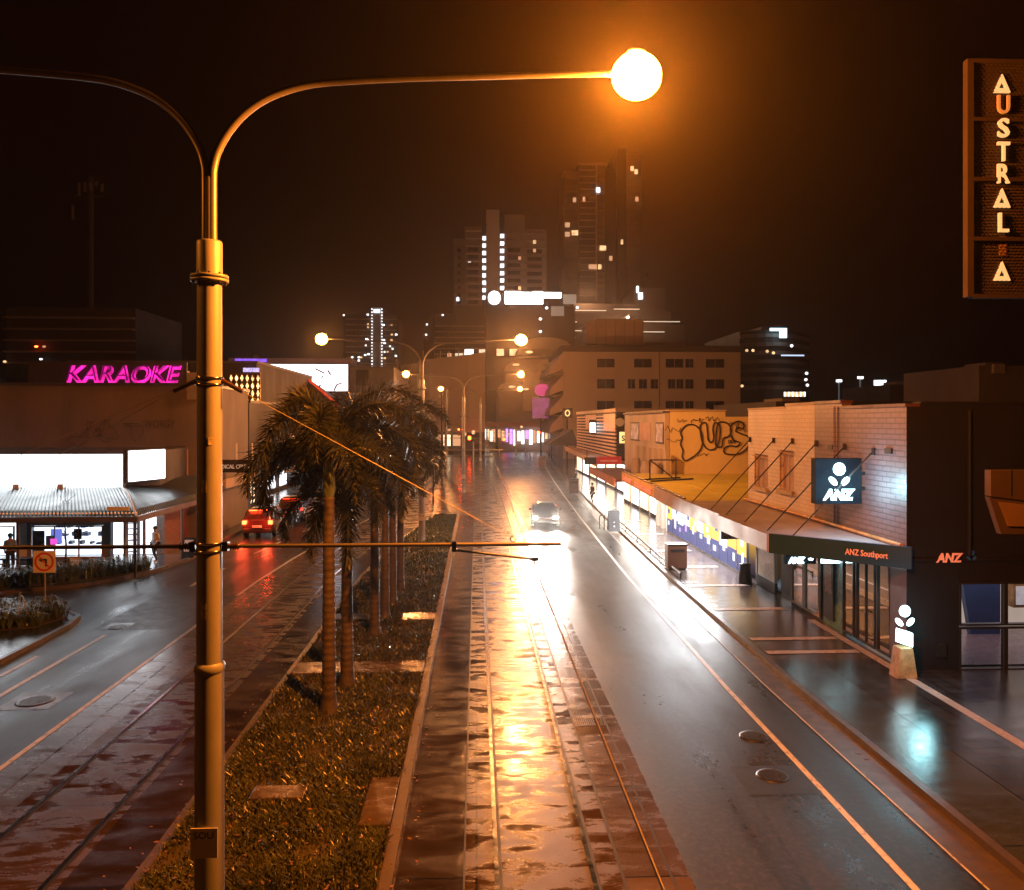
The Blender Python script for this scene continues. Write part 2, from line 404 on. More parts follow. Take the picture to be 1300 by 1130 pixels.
# left pavements and islands --------------------------------------------------
def poly_px(name, pts, z, m, thick=.15, **kw):
    P = [GP(x, y, 0) for x, y in pts]
    return MB().slab([(p.x, p.y) for p in P], z-thick, z).build(name, m, kind='structure', **kw)
lk = [(-16.2, 33.2), (-15.2, 34.6), (-14.45, 36.6), (-14.15, 39), (-14.3, 43), (-14.5, 48), (-14.5, 55), (-14.2, 64), (-13.6, 80), (-13.0, 103), (-13.0, 194)]
MB().slab([(-62, 30.9), (-23, 30.9), (-19.5, 31.6)] + lk + [(-62, 194)], -.05, .13).build('pavement_left', M['plain_path'], kind='structure')
def edge(name, pts, w, z, m):            # a kerb that follows a line of points
    b = MB(); n = len(pts); V = [Vector((p[0], p[1], 0)) for p in pts]; q = []
    for i, p in enumerate(V):
        t = (V[min(i+1, n-1)]-V[max(i-1, 0)]).normalized(); nn = Vector((t.y, -t.x, 0)); q.append((p, p+nn*w))
    vs = []
    for a, c in q: vs += [(a.x, a.y, -.05), (c.x, c.y, -.05), (c.x, c.y, z), (a.x, a.y, z)]
    fs = []
    for i in range(n-1):
        k = 4*i; fs += [(k+3, k+2, k+6, k+7), (k+1, k+5, k+6, k+2), (k, k+3, k+7, k+4)]
    fs += [(0, 1, 2, 3), (4*n-4, 4*n-1, 4*n-2, 4*n-3)]
    return b.add(vs, fs).build(name, m, kind='structure')
edge('kerb_left', [(-40, 30.8), (-23, 30.8), (-19.5, 31.5)] + lk, .15, .15, M['kerb'])
isl = [(-13.55, 12), (-13.5, 18), (-13.45, 24), (-13.5, 26.5), (-13.75, 27.7), (-14.3, 28.3), (-16.5, 28.6), (-20, 28.3), (-30, 27.4)]
MB().slab(isl + [(-30, 22.5), (-16.3, 22.4), (-15.2, 18), (-15.0, 12)], -.05, .12).build('traffic_island', M['plain_path'], kind='structure')
edge('kerb_island', isl, .15, .14, M['kerb'])

# painted markings -----------------------------------------------------------
def mark(x0, x1, y0, y1, z=.0075, f=None):
    return strip('lane_line', (lambda y: x0+(f(y) if f else 0)), (lambda y: x1+(f(y) if f else 0)), z, M['paint'], sub(y0, y1))
strip('lane_line', lambda y: K(y)-1.74, lambda y: K(y)-1.62, .0075, M['paint'], sub(-4, 120))
strip('lane_line', lambda y: TL(y)-2.36, lambda y: TL(y)-2.24, .005, M['paint'], sub(-4, 150))
mark(-11.86, -11.72, 19.2, 25.6); mark(-11.86, -11.72, 10.5, 17.0)
mark(-12.75, -12.62, 21.6, 23.4)
for y in (33, 41, 49, 57): mark(-.07, .07, y, y+4, f=lambda y: TL(y)-4.75)
MB().quad((3.6, 118, .005), (9.5, 118, .005), (9.5, 118.5, .005), (3.6, 118.5, .005)).build('stop_line', M['paint'], kind='structure')
strip('edge_line', lambda y: K(y)-.66, lambda y: K(y)-.625, .0205, M['paint'], sub(-4, 60))

PZ = [.0035]
def square_patch(px, py, w, d, m=None):
    p = GP(px, py); PZ[0] += .0004; z = PZ[0]
    MB().quad((p.x-w/2, p.y-d/2, z), (p.x+w/2, p.y-d/2, z), (p.x+w/2, p.y+d/2, z), (p.x-w/2, p.y+d/2, z)).build('road_patch', m or M['patch'], kind='structure')
    return p
square_patch(988, 990, 1.5, 1.2); square_patch(188, 787, 2.6, 2.6); square_patch(212, 766, 1.9, 2.3); square_patch(45, 890, 1.25, 1.2, M['kerb']); square_patch(262, 766, 1.8, 2.5); square_patch(150, 795, .8, .8, M['kerb'])
def manhole(px, py, r, label):
    p = GP(px, py); t = thing('manhole_cover', label, 'manhole cover', (p.x, p.y, 0), group='round iron covers in the roads')
    MB().lathe([(r*1.14, .002), (r*1.14, .01), (r*1.0, .011)], (0, 0, 0), 32).build('ring', M['iron'], t, local=True)
    b = MB().lathe([(r*.97, .002), (r*.97, .016)], (0, 0, 0), 32)
    for i in range(-4, 5):
        for j in range(-4, 5):
            if math.hypot(i, j) < 4.4: b.box(i*r*.2-r*.06, j*r*.2-r*.06, .016, i*r*.2+r*.06, j*r*.2+r*.06, .024)
    b.build('lid', M['iron'], t, local=True)
manhole(981, 985, .27, 'iron manhole cover in a square dark patch, the nearer one on the right road')
manhole(957, 935, .27, 'worn iron manhole cover on the right road, farther from the camera')
manhole(45, 890, .38, 'round cover in a pale square on the grey road beside the near pole')
manhole(150, 796, .3, 'small round cover near the painted line by the planted island')
# drain grate between the right track and the road
p = GP(748, 917, .03); t = thing('drain_grate', 'slotted steel drain grate set across the pale strip beside the right tram track', 'drain', (p.x, p.y, .034))
MB().box(-.34, -.22, 0, .34, -.2, .008).box(-.34, .2, 0, .34, .22, .008).box(-.34, -.2, 0, -.32, .2, .008).box(.32, -.2, 0, .34, .2, .008).build('frame', M['iron'], t, local=True)
b = MB()
for i in range(14): b.box(-.3+i*.044, -.2, 0.001, -.28+i*.044, .2, .007)
b.build('grating', M['iron'], t, local=True)
# ============================ street furniture ===============================
M['pole'] = mat('galvanised_pole', (.24, .25, .26), .5, .15, var=.16, vs=6, streak=1, bs=60, bd=.001)
M['pole_arm'] = mat('galvanised_arm', (.15, .14, .13), .4, .4, var=.2, vs=3)
M['dark_metal'] = mat('dark_metal', (.03, .028, .026), .4, .6)
M['black'] = mat('black_plastic', (.015, .015, .016), .4)
M['insulator'] = mat('brown_insulator', (.06, .03, .02), .25)
M['white_plate'] = mat('white_plate', (.7, .7, .68), .4)
def globe_mat():
    m = bpy.data.materials.new('sodium_lamp'); m.use_nodes = True; nt = m.node_tree; nt.nodes.remove(nt.nodes['Principled BSDF'])
    a = N(nt, 'ShaderNodeAddShader'); t = N(nt, 'ShaderNodeBsdfTransparent'); e = N(nt, 'ShaderNodeEmission'); e.inputs[0].default_value = (1, .32, .04, 1); e.inputs[1].default_value = 32
    nt.links.new(t.outputs[0], a.inputs[0]); nt.links.new(e.outputs[0], a.inputs[1]); nt.links.new(a.outputs[0], nt.nodes['Material Output'].inputs[0]); return m
M['sodium'] = globe_mat()
M['wire'] = mat('wire', (.3, .26, .2), .5, .2)

POLE_X = -3.42; D1 = 10.26; K1 = D1/F
def make_pole(near=True):
    t = thing('tram_pole', 'nearest thick grey tram pole with two curved lamp arms and a clamped horizontal bracket', 'tram pole', (0, 0, 0), group='twin lamp tram poles along the median')
    zz = lambda py: H-(py-535)*K1; xx = lambda px: (px-272)*K1
    n = 28
    MB().lathe([(.3, 0), (.3, .04), (.19, .05), (.185, .5), (.178, 3.62)], n=n).build('lower_shaft', M['pole'], t, local=True)
    MB().lathe([(.182, 3.6), (.192, 3.62), (.192, 3.69), (.165, 3.72)], n=n).build('collar', M['pole'], t, local=True)
    MB().lathe([(.16, 3.66), (.152, zz(356))], n=n).build('shaft', M['pole'], t, local=True)
    fl = MB().lathe([(.152, zz(362)), (.235, zz(361)), (.235, zz(358)), (.152, zz(357.8))], n=n).lathe([(.152, zz(356.6)), (.235, zz(356.4)), (.235, zz(353)), (.152, zz(352))], n=n).build('flange', M['pole'], t, local=True)
    for k in range(10):
        a = k*.628; c = (.205*math.cos(a), .205*math.sin(a), zz(364))
        MB().lathe([(.013, 0), (.013, .14)], c, 6).lathe([(.022, .015), (.022, .04)], c, 6).lathe([(.022, .1), (.022, .125)], c, 6).build('bolt', M['dark_metal'], fl, local=True)
    MB().lathe([(.16, zz(357)), (.158, zz(312)), (.15, zz(310)), (.06, zz(309.5))], n=n).build('upper_sleeve', M['pole'], t, local=True)
    arm = [(3.5, 312), (3.5, 235), (5, 215), (11, 195), (24, 172), (42, 151), (66, 133), (95, 120), (130, 111), (180, 106), (250, 101.5), (330, 98), (420, 94), (497, 91)]
    # smooth curve through the points
    P = [Vector((x*K1, 0, zz(y))) for x, y in arm]; Q = []
    for i in range(len(P)-1):
        p0, p1, p2, p3 = P[max(i-1, 0)], P[i], P[i+1], P[min(i+2, len(P)-1)]
        for s in range(4):
            u = s/4; Q.append(.5*((2*p1)+(p2-p0)*u+(2*p0-5*p1+4*p2-p3)*u*u+(3*p1-p0-3*p2+p3)*u**3))
    Q.append(P[-1])
    MB().tube([(0, 0, zz(312)), (0, 0, zz(232)), (0, 0, zz(222))], [.07, .068, .03], 14).build('stem', M['pole_arm'], t, local=True)
    for sg in (1, -1):
        rs = [.062-.024*i/len(Q) for i in range(len(Q))]
        MB().tube([(q.x*sg, 0, q.z) for q in Q], rs, 12).build('lamp_arm', M['pole_arm'], t, local=True)
        tip = Q[-1]; x = tip.x
        ln = MB(); 
        for s in range(1):
            sec = [(-.02, .035, .035), (.03, .05, .045), (.08, .05, .045), (.12, .03, .03)]
            vs = []; m = 14
            for (dx, w, h) in sec:
                for k in range(m):
                    a = 2*math.pi*k/m; vs.append((sg*(x+dx), w*math.cos(a), tip.z+h*math.sin(a)))
            fs = [(i*m+k, i*m+(k+1) % m, (i+1)*m+(k+1) % m, (i+1)*m+k) for i in range(len(sec)-1) for k in range(m)]
            fs += [tuple(range(m)), tuple(range((len(sec)-1)*m, len(sec)*m))]
            ln.add(vs, fs, True)
        ln.ell((sg*(x+.42), 0, tip.z+.3), (.13, .1, .05), 14, 8)
        hd = ln.build('lantern', M['pole_arm'], t, local=True)
        MB().ell((sg*(x+.42), 0, tip.z-.02), (.33, .27, .31), 20, 14).build('bowl_with_bloom', M['sodium'], hd, local=True)  # bowl made oversized so its shape takes in the lamp's bloom
    # access door, straps
    for zc in (zz(481), zz(489)): MB().lathe([(.158, zc-.012), (.172, zc-.012), (.172, zc+.012), (.158, zc+.012)], n=n).build('strap', M['steel_rail'], t, local=True)
    for zc in (zz(686.5), zz(696)): MB().lathe([(.16, zc-.012), (.176, zc-.012), (.176, zc+.012), (.16, zc+.012)], n=n).build('strap', M['steel_rail'], t, local=True)
    # tram cantilever: level tube with insulators to both sides
    zc = zz(691)
    for sg, L in ((1, xx(713)), (-1, 4.9)):
        c = MB().tube([(sg*.36, 0, zc), (sg*L, 0, zc)], .026, 12).build('cantilever_tube', M['pole_arm'], t, local=True)
        MB().box(sg*.17, -.05, zc-.06, sg*.24, .05, zc+.06).build('bracket', M['dark_metal'], c, local=True)
        ins = MB()
        for i in range(5): ins.lathe([(.02, -.012), (.05, 0), (.02, .012)], (0, 0, 0), 14)
        nn = 14; ins = MB()
        path = []; rr = []
        for i in range(11): path.append((sg*(.22+i*.016), 0, zc)); rr.append(.05 if i % 2 else .022)
        ins.tube(path, rr, 14).build('insulator', M['insulator'], c, local=True)
    x0, x1 = xx(577), xx(680)
    ra = MB().tube([(x0, 0, zc-.03), (x0+.03, .02, zc-.08), (x0+.5, .05, zc-.14), (x1, .08, zz(712))], .016, 8).tube([(x1, .08, zz(710)), (x1, .08, zz(722))], .013, 6).box(x1-.04, .05, zz(714), x1+.05, .11, zz(709)).build('registration_arm', M['dark_metal'], t, local=True)
    MB().box(x0-.03, -.035, zc-.09, x0+.03, .035, zc+.045).build('clamp', M['dark_metal'], ra, local=True)
    MB().tube([(xx(652)+.04*math.cos(a), 0, zc+.07+.04*math.sin(a)) for a in [i*.628 for i in range(11)]], .009, 6).build('ring', M['dark_metal'], ra, local=True)
    # stay wires
    z0 = zz(484)
    MB().tube([(.17, 0, z0), (.45, 0, zz(500)), (xx(652), 0, zc+.07)], .006, 6).build('stay_wire', M['wire'], t, local=True)
    MB().tube([(-.17, 0, z0), (-.4, -.02, zz(493)), (-4.9, -.03, zc+.04)], .006, 6).build('stay_wire', M['wire'], t, local=True)
    MB().tube([(-.36, 0, zz(492)), (-2.36, 1.2, zz(574)+.0), (-5.5, 3, zz(700))], .006, 6).build('stay_wire', M['wire'], t, local=True)
    MB().tube([(-.16, 0, z0), (-.45, 0, zz(497))], .03, 8).tube([(.16, 0, z0), (.42, 0, zz(498))], .03, 8).build('stay_insulator', M['insulator'], t, local=True)
    pl = MB().box(-.17, -.205, zz(1070), .17, -.195, zz(1033)).build('number_plate', M['white_plate'], t, local=True, bevel=.01)
    MB().text('SOU', (-.13, -.206, zz(1046)), (1, 0, 0), (0, 0, 1), .09, .004, .01, fit=.25).build('lettering', M['black'], pl, local=True)
    st_ = MB(); r_ = .1595
    for a0, z0_, hh_, ww_ in ((-1.9, 5.9, .16, .5), (-1.35, 6.5, .1, .35), (-2.0, 4.3, .2, .6)):
        q = []
        for i in range(5):
            a = a0+ww_*i/4; q.append((a, z0_))
        rr_ = r_+.0 if z0_ > 3.7 else .182
        vs = [(rr_*math.cos(a), rr_*math.sin(a), z) for z in (z0_, z0_+hh_) for a, _ in q]
        st_.add(vs, [(i, i+1, 6+i, 5+i) for i in range(4)])
    st_.build('worn_sticker', mat('worn_sticker', (.4, .38, .34), .6, var=.8, vs=20), t, local=True)
    return t
pole1 = make_pole()
pole1.location = (POLE_X, D1, .11)
pole1.location.z = 0.0
PLOC = [(-3.03, 43.9), (-1.25, 76.0), (.55, 110)]
for (x, y), lb in zip(PLOC, ('second tram pole, standing at the far tip of the median behind the palms', 'third tram pole, standing on wet concrete beyond the median', 'farthest twin-arm tram pole before the crossing')):
    dup(pole1, (x, y, 0), 0, lb)
def lamp_light(x, y, z, power, r=.12, name='lamp_light', parent=None, col=(1, .26, .02)):
    l = bpy.data.lights.new(name, 'POINT'); l.energy = power; l.color = col; l.shadow_soft_size = r
    o = bpy.data.objects.new(name, l); COL.objects.link(o)
    o.location = (x, y, z)
    if parent: o.parent = parent; o.location = wm(parent).inverted() @ Vector((x, y, z))
    return o
zl = H-(90-535)*K1-.12
AX = 5.42
poles = [o for o in COL.objects if o.get('category') == 'tram pole']
PW = [(500, 19000), (2800, 11500), (5000, 9000), (5500, 8500)]
for pl_, (a, c) in zip(poles, PW):
    for sg, p in ((-1, a), (1, c)):
        lamp_light(pl_.location.x+sg*AX, pl_.location.y, zl, p, parent=pl_, col=(1, .24, .018) if pl_ is pole1 else (1, .36, .1))
M['cable'] = mat('contact_wire', (.03, .02, .015), .5, .5)
cx_ = POLE_X+(680-272)*K1; zw = H-(722-535)*K1
MB().tube([(cx_, -3, zw), (cx_, D1, zw), (cx_+.1, 43.9, zw), (cx_+.2, 76, zw), (cx_+.3, 110, zw)], .009, 6).build('contact_wire', M['cable'], label='thin dark tram wire hung above the straight track from the bracket tips', cat='overhead wire')
# plain pale masts near the crossing
def mast(px, py, ytop, r, label, m):
    p = GP(px, py); t = thing('slim_mast', label, 'mast', p, group='slim masts near the crossing'); hh = H-(ytop-535)*p.y/F
    MB().lathe([(r*2, 0), (r*2, .05), (r, .06), (r*.8, hh)], n=12).build('shaft', m, t, local=True)
    MB().lathe([(r*1.3, hh-.05), (r*1.3, hh+.03)], n=12).build('cap', M['dark_metal'], t, local=True)
mast(566, 604, 494, .2, 'slim pale mast lit orange between the second and third tram poles', M['pole'])
mast(561, 606, 497, .13, 'thin dark mast just left of the pale mast near the crossing', M['dark_metal'])
mast(601, 610, 560, .1, 'short stubby post right of the third tram pole', M['pole'])

# traffic signals
M['red_lamp'] = glow('red_signal', (1, .06, .01), 30); M['off_lamp'] = mat('unlit_lens', (.05, .04, .02), .2)
M['red_box'] = mat('signal_body', (.03, .03, .03), .4)
def signal(px, py, base_py, label, two=False):
    p = GP(px, base_py); Y = p.y; z = WZ(py, Y, px)
    t = thing('traffic_light', label, 'traffic light', p, group='red traffic lights at the crossing')
    MB().lathe([(.07, 0), (.06, z+.3)], n=10).build('post', M['dark_metal'], t, local=True)
    xs = [0] if not two else [-.35, .35]
    for x in xs:
        hd = MB().box(x-.2, -.25, z-.95, x+.2, -.05, z+.3).build('signal_head', M['red_box'], t, local=True, bevel=.03)
        for i, m in enumerate((M['red_lamp'], M['off_lamp'], M['off_lamp'])):
            MB().ell((x, -.26, z+.1-i*.4), (.17, .06, .17), 12, 8).build('lens', m, hd, local=True)
    l = lamp_light(p.x, Y-.7, z, 150, .1, 'signal_glow', t, (1, .04, .01))
signal(550, 553, 640, 'red traffic light beside the palms, left of the second pole')
signal(553, 566, 612, 'lower red traffic light just beyond the palm crowns')
signal(585, 546, 585, 'paired red traffic lights facing the street beyond the third tram pole', True)

# no-left-turn sign
M['sign_white'] = mat('sign_white', (.75, .72, .68), .4, var=.05); M['sign_red'] = mat('sign_red', (.6, .03, .02), .4, var=.05); M['sign_black'] = mat('sign_black', (.01, .01, .01), .4)
def turn_sign():
    p = GP(57, 768); Y = p.y; k = Y/F
    t = thing('road_sign', 'white square no-left-turn sign with red circle on a slim post in the planted island', 'road sign', (p.x, p.y, .1))
    zc = WZ(713, Y, 57)-.1
    MB().lathe([(.03, 0), (.03, zc+.3)], n=10).build('post', M['pole'], t, local=True)
    s = 13.5*k
    bd = MB().box(-s, -.05, zc-s, s, -.035, zc+s).build('board', M['sign_white'], t, local=True, bevel=.004)
    r = s*.86; vs = []; fs = []; n = 40
    for i in range(n):
        a = 2*math.pi*i/n
        for q, yy in ((r, -.058), (r*.8, -.058), (r, -.045), (r*.8, -.045)): vs.append((q*math.cos(a), yy, zc+q*math.sin(a)))
    for i in range(n):
        j = (i+1) % n; fs += [(4*i, 4*j, 4*j+1, 4*i+1), (4*i, 4*i+2, 4*j+2, 4*j), (4*i+1, 4*j+1, 4*j+3, 4*i+3)]
    rg = MB().add(vs, fs)
    rg.prism([(-r*.66, -.0635, zc+r*.6), (-r*.56, -.0635, zc+r*.68), (r*.62, -.0635, zc-r*.56), (r*.54, -.0635, zc-r*.66)], (0, .006, 0))
    rg.build('prohibition_ring', M['sign_red'], bd, local=True)
    ar = MB()
    w = r*.1
    ar.box(r*.2-w, -.061, zc-r*.5, r*.2+w, -.052, zc+r*.2).box(-r*.2, -.0615, zc+r*.12, r*.2+w, -.052, zc+r*.12+2*w)
    ar.prism([(-r*.2, -.061, zc+r*.45), (-r*.2, -.061, zc-.02), (-r*.6, -.061, zc+r*.22)], (0, .008, 0))
    ar.build('arrow', M['sign_black'], bd, local=True)
turn_sign()

# ============================ palms ==========================================
M['palm_trunk'] = mat('palm_trunk', (.065, .05, .038), .6, var=.5, vs=4, bs=18, bd=.02)
M['palm_leaf'] = mat('palm_leaf', (.026, .032, .012), .45, var=.5, vs=1.5)
M['crownshaft'] = mat('palm_crownshaft', (.09, .12, .05), .4, var=.2)
def palm_crown_mesh(seed, nf=15, L=3):
    r = random.Random(seed); b = MB(); vs = []; fs = []
    for f in range(nf):
        az = f*2.399+r.uniform(-.2, .2); el = r.uniform(.15, 1.15) if f > 3 else r.uniform(1.0, 1.4); ln = L*r.uniform(.8, 1.1)
        droop = r.uniform(1.9, 3.1)
        P = []; p = Vector((0, 0, 0)); ns = 26
        for i in range(ns+1):
            u = i/ns; e = el-droop*u**1.4
            P.append(p.copy()); p = p+Vector((math.cos(az)*math.cos(e), math.sin(az)*math.cos(e), math.sin(e)))*(ln/ns)
        b.tube(P, [.03*(1-.8*i/ns) for i in range(ns+1)], 5)
        per = 13
        for i in range(3, ns):
            u = i/ns; t = (P[i+1]-P[i-1]).normalized(); s = t.cross(Vector((0, 0, 1))).normalized(); up = s.cross(t)
            ll = .68*math.sin(math.pi*min(1, .12+u*.88))**.5*(1-.35*u)
            for k in range(per):
                a = 2*math.pi*(k+r.random()*.8)/per; q = P[i]+(P[i+1]-P[i])*r.random() if i < ns else P[i]
                d = (s*math.cos(a)+up*math.sin(a))*1.0+t*r.uniform(.5, .9); d.normalize(); l = ll*r.uniform(.75, 1.15)
                tip = q+d*l+Vector((0, 0, -.16*l*r.random()-.08*l)); w = t.cross(d).normalized()*.017
                if w.length < 1e-4: continue
                m = q+d*l*.5; n0 = len(vs)
                vs.extend([q-w*.5, q+w*.5, m+w, m-w, tip]); fs.extend([(n0, n0+1, n0+2, n0+3), (n0+3, n0+2, n0+4)])
    b.add(vs, fs)
    return b
crowns = [palm_crown_mesh(s, nf, L) for s, nf, L in ((1, 17, 3.0), (5, 16, 2.5), (9, 16, 2.4))]
cm = []
PALMS = [(417.5, 903, .165, 6.1, 0, 'nearest palm, its slim trunk standing in front of the others, fronds reaching the shop awnings'),
         (440.5, 871, .165, 4.9, 1, 'second palm from the camera, thick pale trunk close beside the nearest one'),
         (475.7, 807, .16, 6.2, 2, 'third palm along the median, darker trunk right of the first pair'),
         (489, 785, .15, 6.1, 0, 'fourth palm along the median, trunk half hidden behind the third'),
         (498.5, 767, .15, 6.0, 1, 'fifth palm along the median, thin trunk between the fourth and the last'),
         (508.5, 748, .15, 6.2, 2, 'farthest palm of the median row, rightmost thin trunk')]
for i, (px, py, r, hh, ci, lb) in enumerate(PALMS):
    p = GP(px, py, .11)
    t = thing('palm_tree', lb, 'palm tree', p, i*1.3, group='foxtail palms in a row on the median')
    prof = [(r*1.35, 0), (r*1.1, .25)]; z = .4; rr = random.Random(i)
    while z < hh-1.2:
        k = 1-.28*z/hh; prof += [(r*k, z), (r*k*1.06, z+.025), (r*k*.97, z+.06)]; z += .16
    prof.append((r*.7, hh-1.15))
    MB().lathe(prof, n=16).build('trunk', M['palm_trunk'], t, local=True)
    MB().lathe([(r*.7, hh-1.15), (r*.95, hh-.95), (r*.75, hh-.4), (r*.4, hh)], n=14).build('crownshaft', M['crownshaft'], t, local=True)
    if len(cm) <= ci:
        c = crowns[ci].build('crown', M['palm_leaf'], t, local=True); cm.append(c)
    else:
        c = cm[ci].copy(); COL.objects.link(c); c.parent = t
    c.location = (0, 0, hh-.15)

# small bare tree and planted beds at the left
def twig_tree(px, py, ytop, label):
    p = GP(px, py); k = p.y/F; hh = (py-ytop)*k; t = thing('bare_tree', label, 'young tree', p); r = random.Random(4)
    b = MB().tube([(0, 0, 0), (.03, 0, hh*.35), (-.02, 0, hh*.6), (.03, 0, hh*.95)], [.05, .04, .03, .01], 8); b.build('trunk', M['palm_trunk'], t, local=True)
    for i in range(9):
        z = hh*(.35+.06*i); a = i*2.4; l = .9*(1-.05*i)
        q = [Vector((0, 0, z))]; d = Vector((math.cos(a), math.sin(a)*.6, .8)).normalized()
        for s in range(5): q.append(q[-1]+d*l/5+Vector((r.uniform(-.05, .05), r.uniform(-.05, .05), r.uniform(-.02, .06))))
        bb = MB().tube(q, [.016, .013, .01, .008, .006, .003], 5)
        for s in (2, 3, 4):
            e = Vector((r.uniform(-1, 1), r.uniform(-1, 1), .8)).normalized()*.28; bb.tube([q[s], q[s]+e], [.006, .002], 4)
        bb.build('branch', M['palm_trunk'], t, local=True)
twig_tree(83, 735, 620, 'bare young tree with thin twigs in the planted bed before the white lit shop')
M['strap_leaf'] = mat('strap_leaf', (.07, .1, .03), .4, var=.5, vs=2)
def bed(name, poly, n, seed, zb=.13, s=1.0):
    r = random.Random(seed); vs = []; fs = []
    xs = [p[0] for p in poly]; ys = [p[1] for p in poly]
    def inside(x, y):
        c = False; j = len(poly)-1
        for i in range(len(poly)):
            if (poly[i][1] > y) != (poly[j][1] > y) and x < (poly[j][0]-poly[i][0])*(y-poly[i][1])/(poly[j][1]-poly[i][1])+poly[i][0]: c = not c
            j = i
        return c
    k = 0
    while k < n:
        x = r.uniform(min(xs), max(xs)); y = r.uniform(min(ys), max(ys))
        if not inside(x, y): continue
        k += 1; hgt = s*r.uniform(.4, .95)
        for _ in range(16):
            a = r.random()*6.28; l = hgt*r.uniform(.5, 1.0); w = .022; d = Vector((math.cos(a), math.sin(a), 0)); sd = Vector((-d.y, d.x, 0))*w
            p0 = Vector((x, y, zb))+d*.03; p1 = p0+d*l*.3+Vector((0, 0, l*.8)); p2 = p0+d*l*.75+Vector((0, 0, l*.75)); n0 = len(vs)
            vs.extend([p0-sd*.6, p0+sd*.6, p1+sd, p1-sd, p2]); fs.extend([(n0, n0+1, n0+2, n0+3), (n0+3, n0+2, n0+4)])
    return MB().add(vs, fs).build(name, M['strap_leaf'], kind='stuff')
bedA = [(-26, 31.5), (-20.5, 31.6), (-17.5, 33.0), (-15.1, 35.0), (-14.7, 36.4), (-15.6, 36.2), (-18, 34.0), (-21, 32.9), (-26, 32.7)]
bed('shrubbery', bedA, 330, 3, s=1.1)
MB().slab(bedA, .1, .16).build('bed_soil', M['soil'], kind='structure')
bedB = [(-24, 25.6), (-15.6, 25.7), (-14.3, 26.2), (-13.9, 27.4), (-14.5, 28.0), (-17, 28.2), (-24, 28)]
bed('shrubbery', bedB, 420, 5, zb=.12, s=.95)
MB().slab(bedB, .1, .145).build('bed_soil', M['soil'], kind='structure')
# ============================ buildings, helpers =============================
def glass_mat(name, tint=(.8, .85, .9), gl=.12):
    m = bpy.data.materials.new(name); m.use_nodes = True; nt = m.node_tree; nt.nodes.remove(nt.nodes['Principled BSDF'])
    o = nt.nodes['Material Output']; mx = N(nt, 'ShaderNodeMixShader'); t = N(nt, 'ShaderNodeBsdfTransparent'); g = N(nt, 'ShaderNodeBsdfGlossy')
    t.inputs[0].default_value = (*tint, 1); g.inputs['Roughness'].default_value = .03; fr = N(nt, 'ShaderNodeFresnel'); fr.inputs[0].default_value = 1.5
    nt.links.new(fr.outputs[0], mx.inputs[0]); nt.links.new(t.outputs[0], mx.inputs[1]); nt.links.new(g.outputs[0], mx.inputs[2]); nt.links.new(mx.outputs[0], o.inputs[0])
    return m
M['glass'] = glass_mat('shop_glass'); M['teal_glass'] = glass_mat('teal_glass', (.45, .7, .72))
M['dark_glass'] = mat('dark_window_glass', (.02, .02, .022), .12, var=.1)
M['render_grey'] = mat('rendered_wall', (.23, .19, .17), .75, var=.25, vs=.5, streak=1, bs=20)
M['dark_wall'] = mat('dark_wall', (.05, .042, .04), .6, var=.3, vs=.6, streak=1)
M['blue_grey'] = mat('blue_grey_paint', (.16, .2, .27), .5)
M['wood_frame'] = mat('timber_frame', (.35, .16, .06), .45)
M['tin'] = mat('corrugated_tin', (.1, .115, .12), .35, .4, var=.25, vs=.8)
M['gutter_m'] = mat('gutter_metal', (.12, .11, .11), .4, .3)
M['brown_brick'] = brick('brown_brick', (.14, .07, .045), (.18, .09, .05), (.08, .06, .05))
M['box_white'] = glow('lightbox_white', (.9, .96, 1), 7)
M['shop_white'] = glow('shop_interior', (.86, .92, 1), 3.2, .35, 1.2)
M['shop_ceiling'] = glow('shop_ceiling_light', (.9, .95, 1), 14)
M['neon'] = glow('pink_neon', (1, .02, .42), 1.5, .9, 1.3)
M['neon_dim'] = mat('neon_face', (.08, .004, .04), .4, em=(.5, 0, .3), es=.35)
M['shop_item'] = mat('shop_goods', (.06, .06, .09), .5, var=.8, vs=6)
M['pink_poster'] = glow('pink_poster', (1, .1, .7), 1.2); M['blue_poster'] = glow('blue_poster', (.2, .25, .9), 1.0)
M['dark_post'] = mat('dark_poster', (.02, .02, .025), .3)

def shopfront_window(par, x0, x1, z0, z1, y, fm, nm=1, gm=None, dep=.08):
    """frame + pane + mullions in a plane y = const"""
    w = .06; f = MB().box(x0, y-dep, z0, x0+w, y, z1).box(x1-w, y-dep, z0, x1, y, z1).box(x0+w, y-dep, z0, x1-w, y, z0+w).box(x0+w, y-dep, z1-w, x1-w, y, z1)
    for i in range(1, nm):
        x = x0+(x1-x0)*i/nm; f.box(x-.025, y-dep, z0+w, x+.025, y, z1-w)
    fr = f.build('window', fm, par)
    MB().quad((x0+w, y-.03, z0+w), (x1-w, y-.03, z0+w), (x1-w, y-.03, z1-w), (x0+w, y-.03, z1-w)).build('pane', gm or M['glass'], fr)
    return fr

# corner shop with the lit signs ---------------------------------------------
YW = 45.0; zt = WZ(490, YW, 90); xr = WX(256, YW)
shop = thing('corner_shop', 'low grey corner building with white lit shopfront, under the pink neon sign', 'building', (-20, 41, 0))
MB().box(-60, YW, 0, xr, YW+9, zt).build('upper_wall', M['render_grey'], shop)
MB().box(-60, YW-.12, zt, xr+.1, YW+9.1, zt+.18).build('coping', M['gutter_m'], shop)
MB().box(WX(238, YW), YW-.14, WZ(508, YW), xr+.05, YW-.005, WZ(474, YW)).build('parapet_patch', mat('pale_patch', (.3, .25, .22), .7), shop)
MB().box(-60, 37.35, 3.55, -16.5, YW-.01, 5.35).slab([(-16.5, 37.35), (-15.65, 39.7), (-16.15, YW-.01), (-16.5, YW-.01)], 3.551, 5.351).build('parapet', M['dark_wall'], shop)
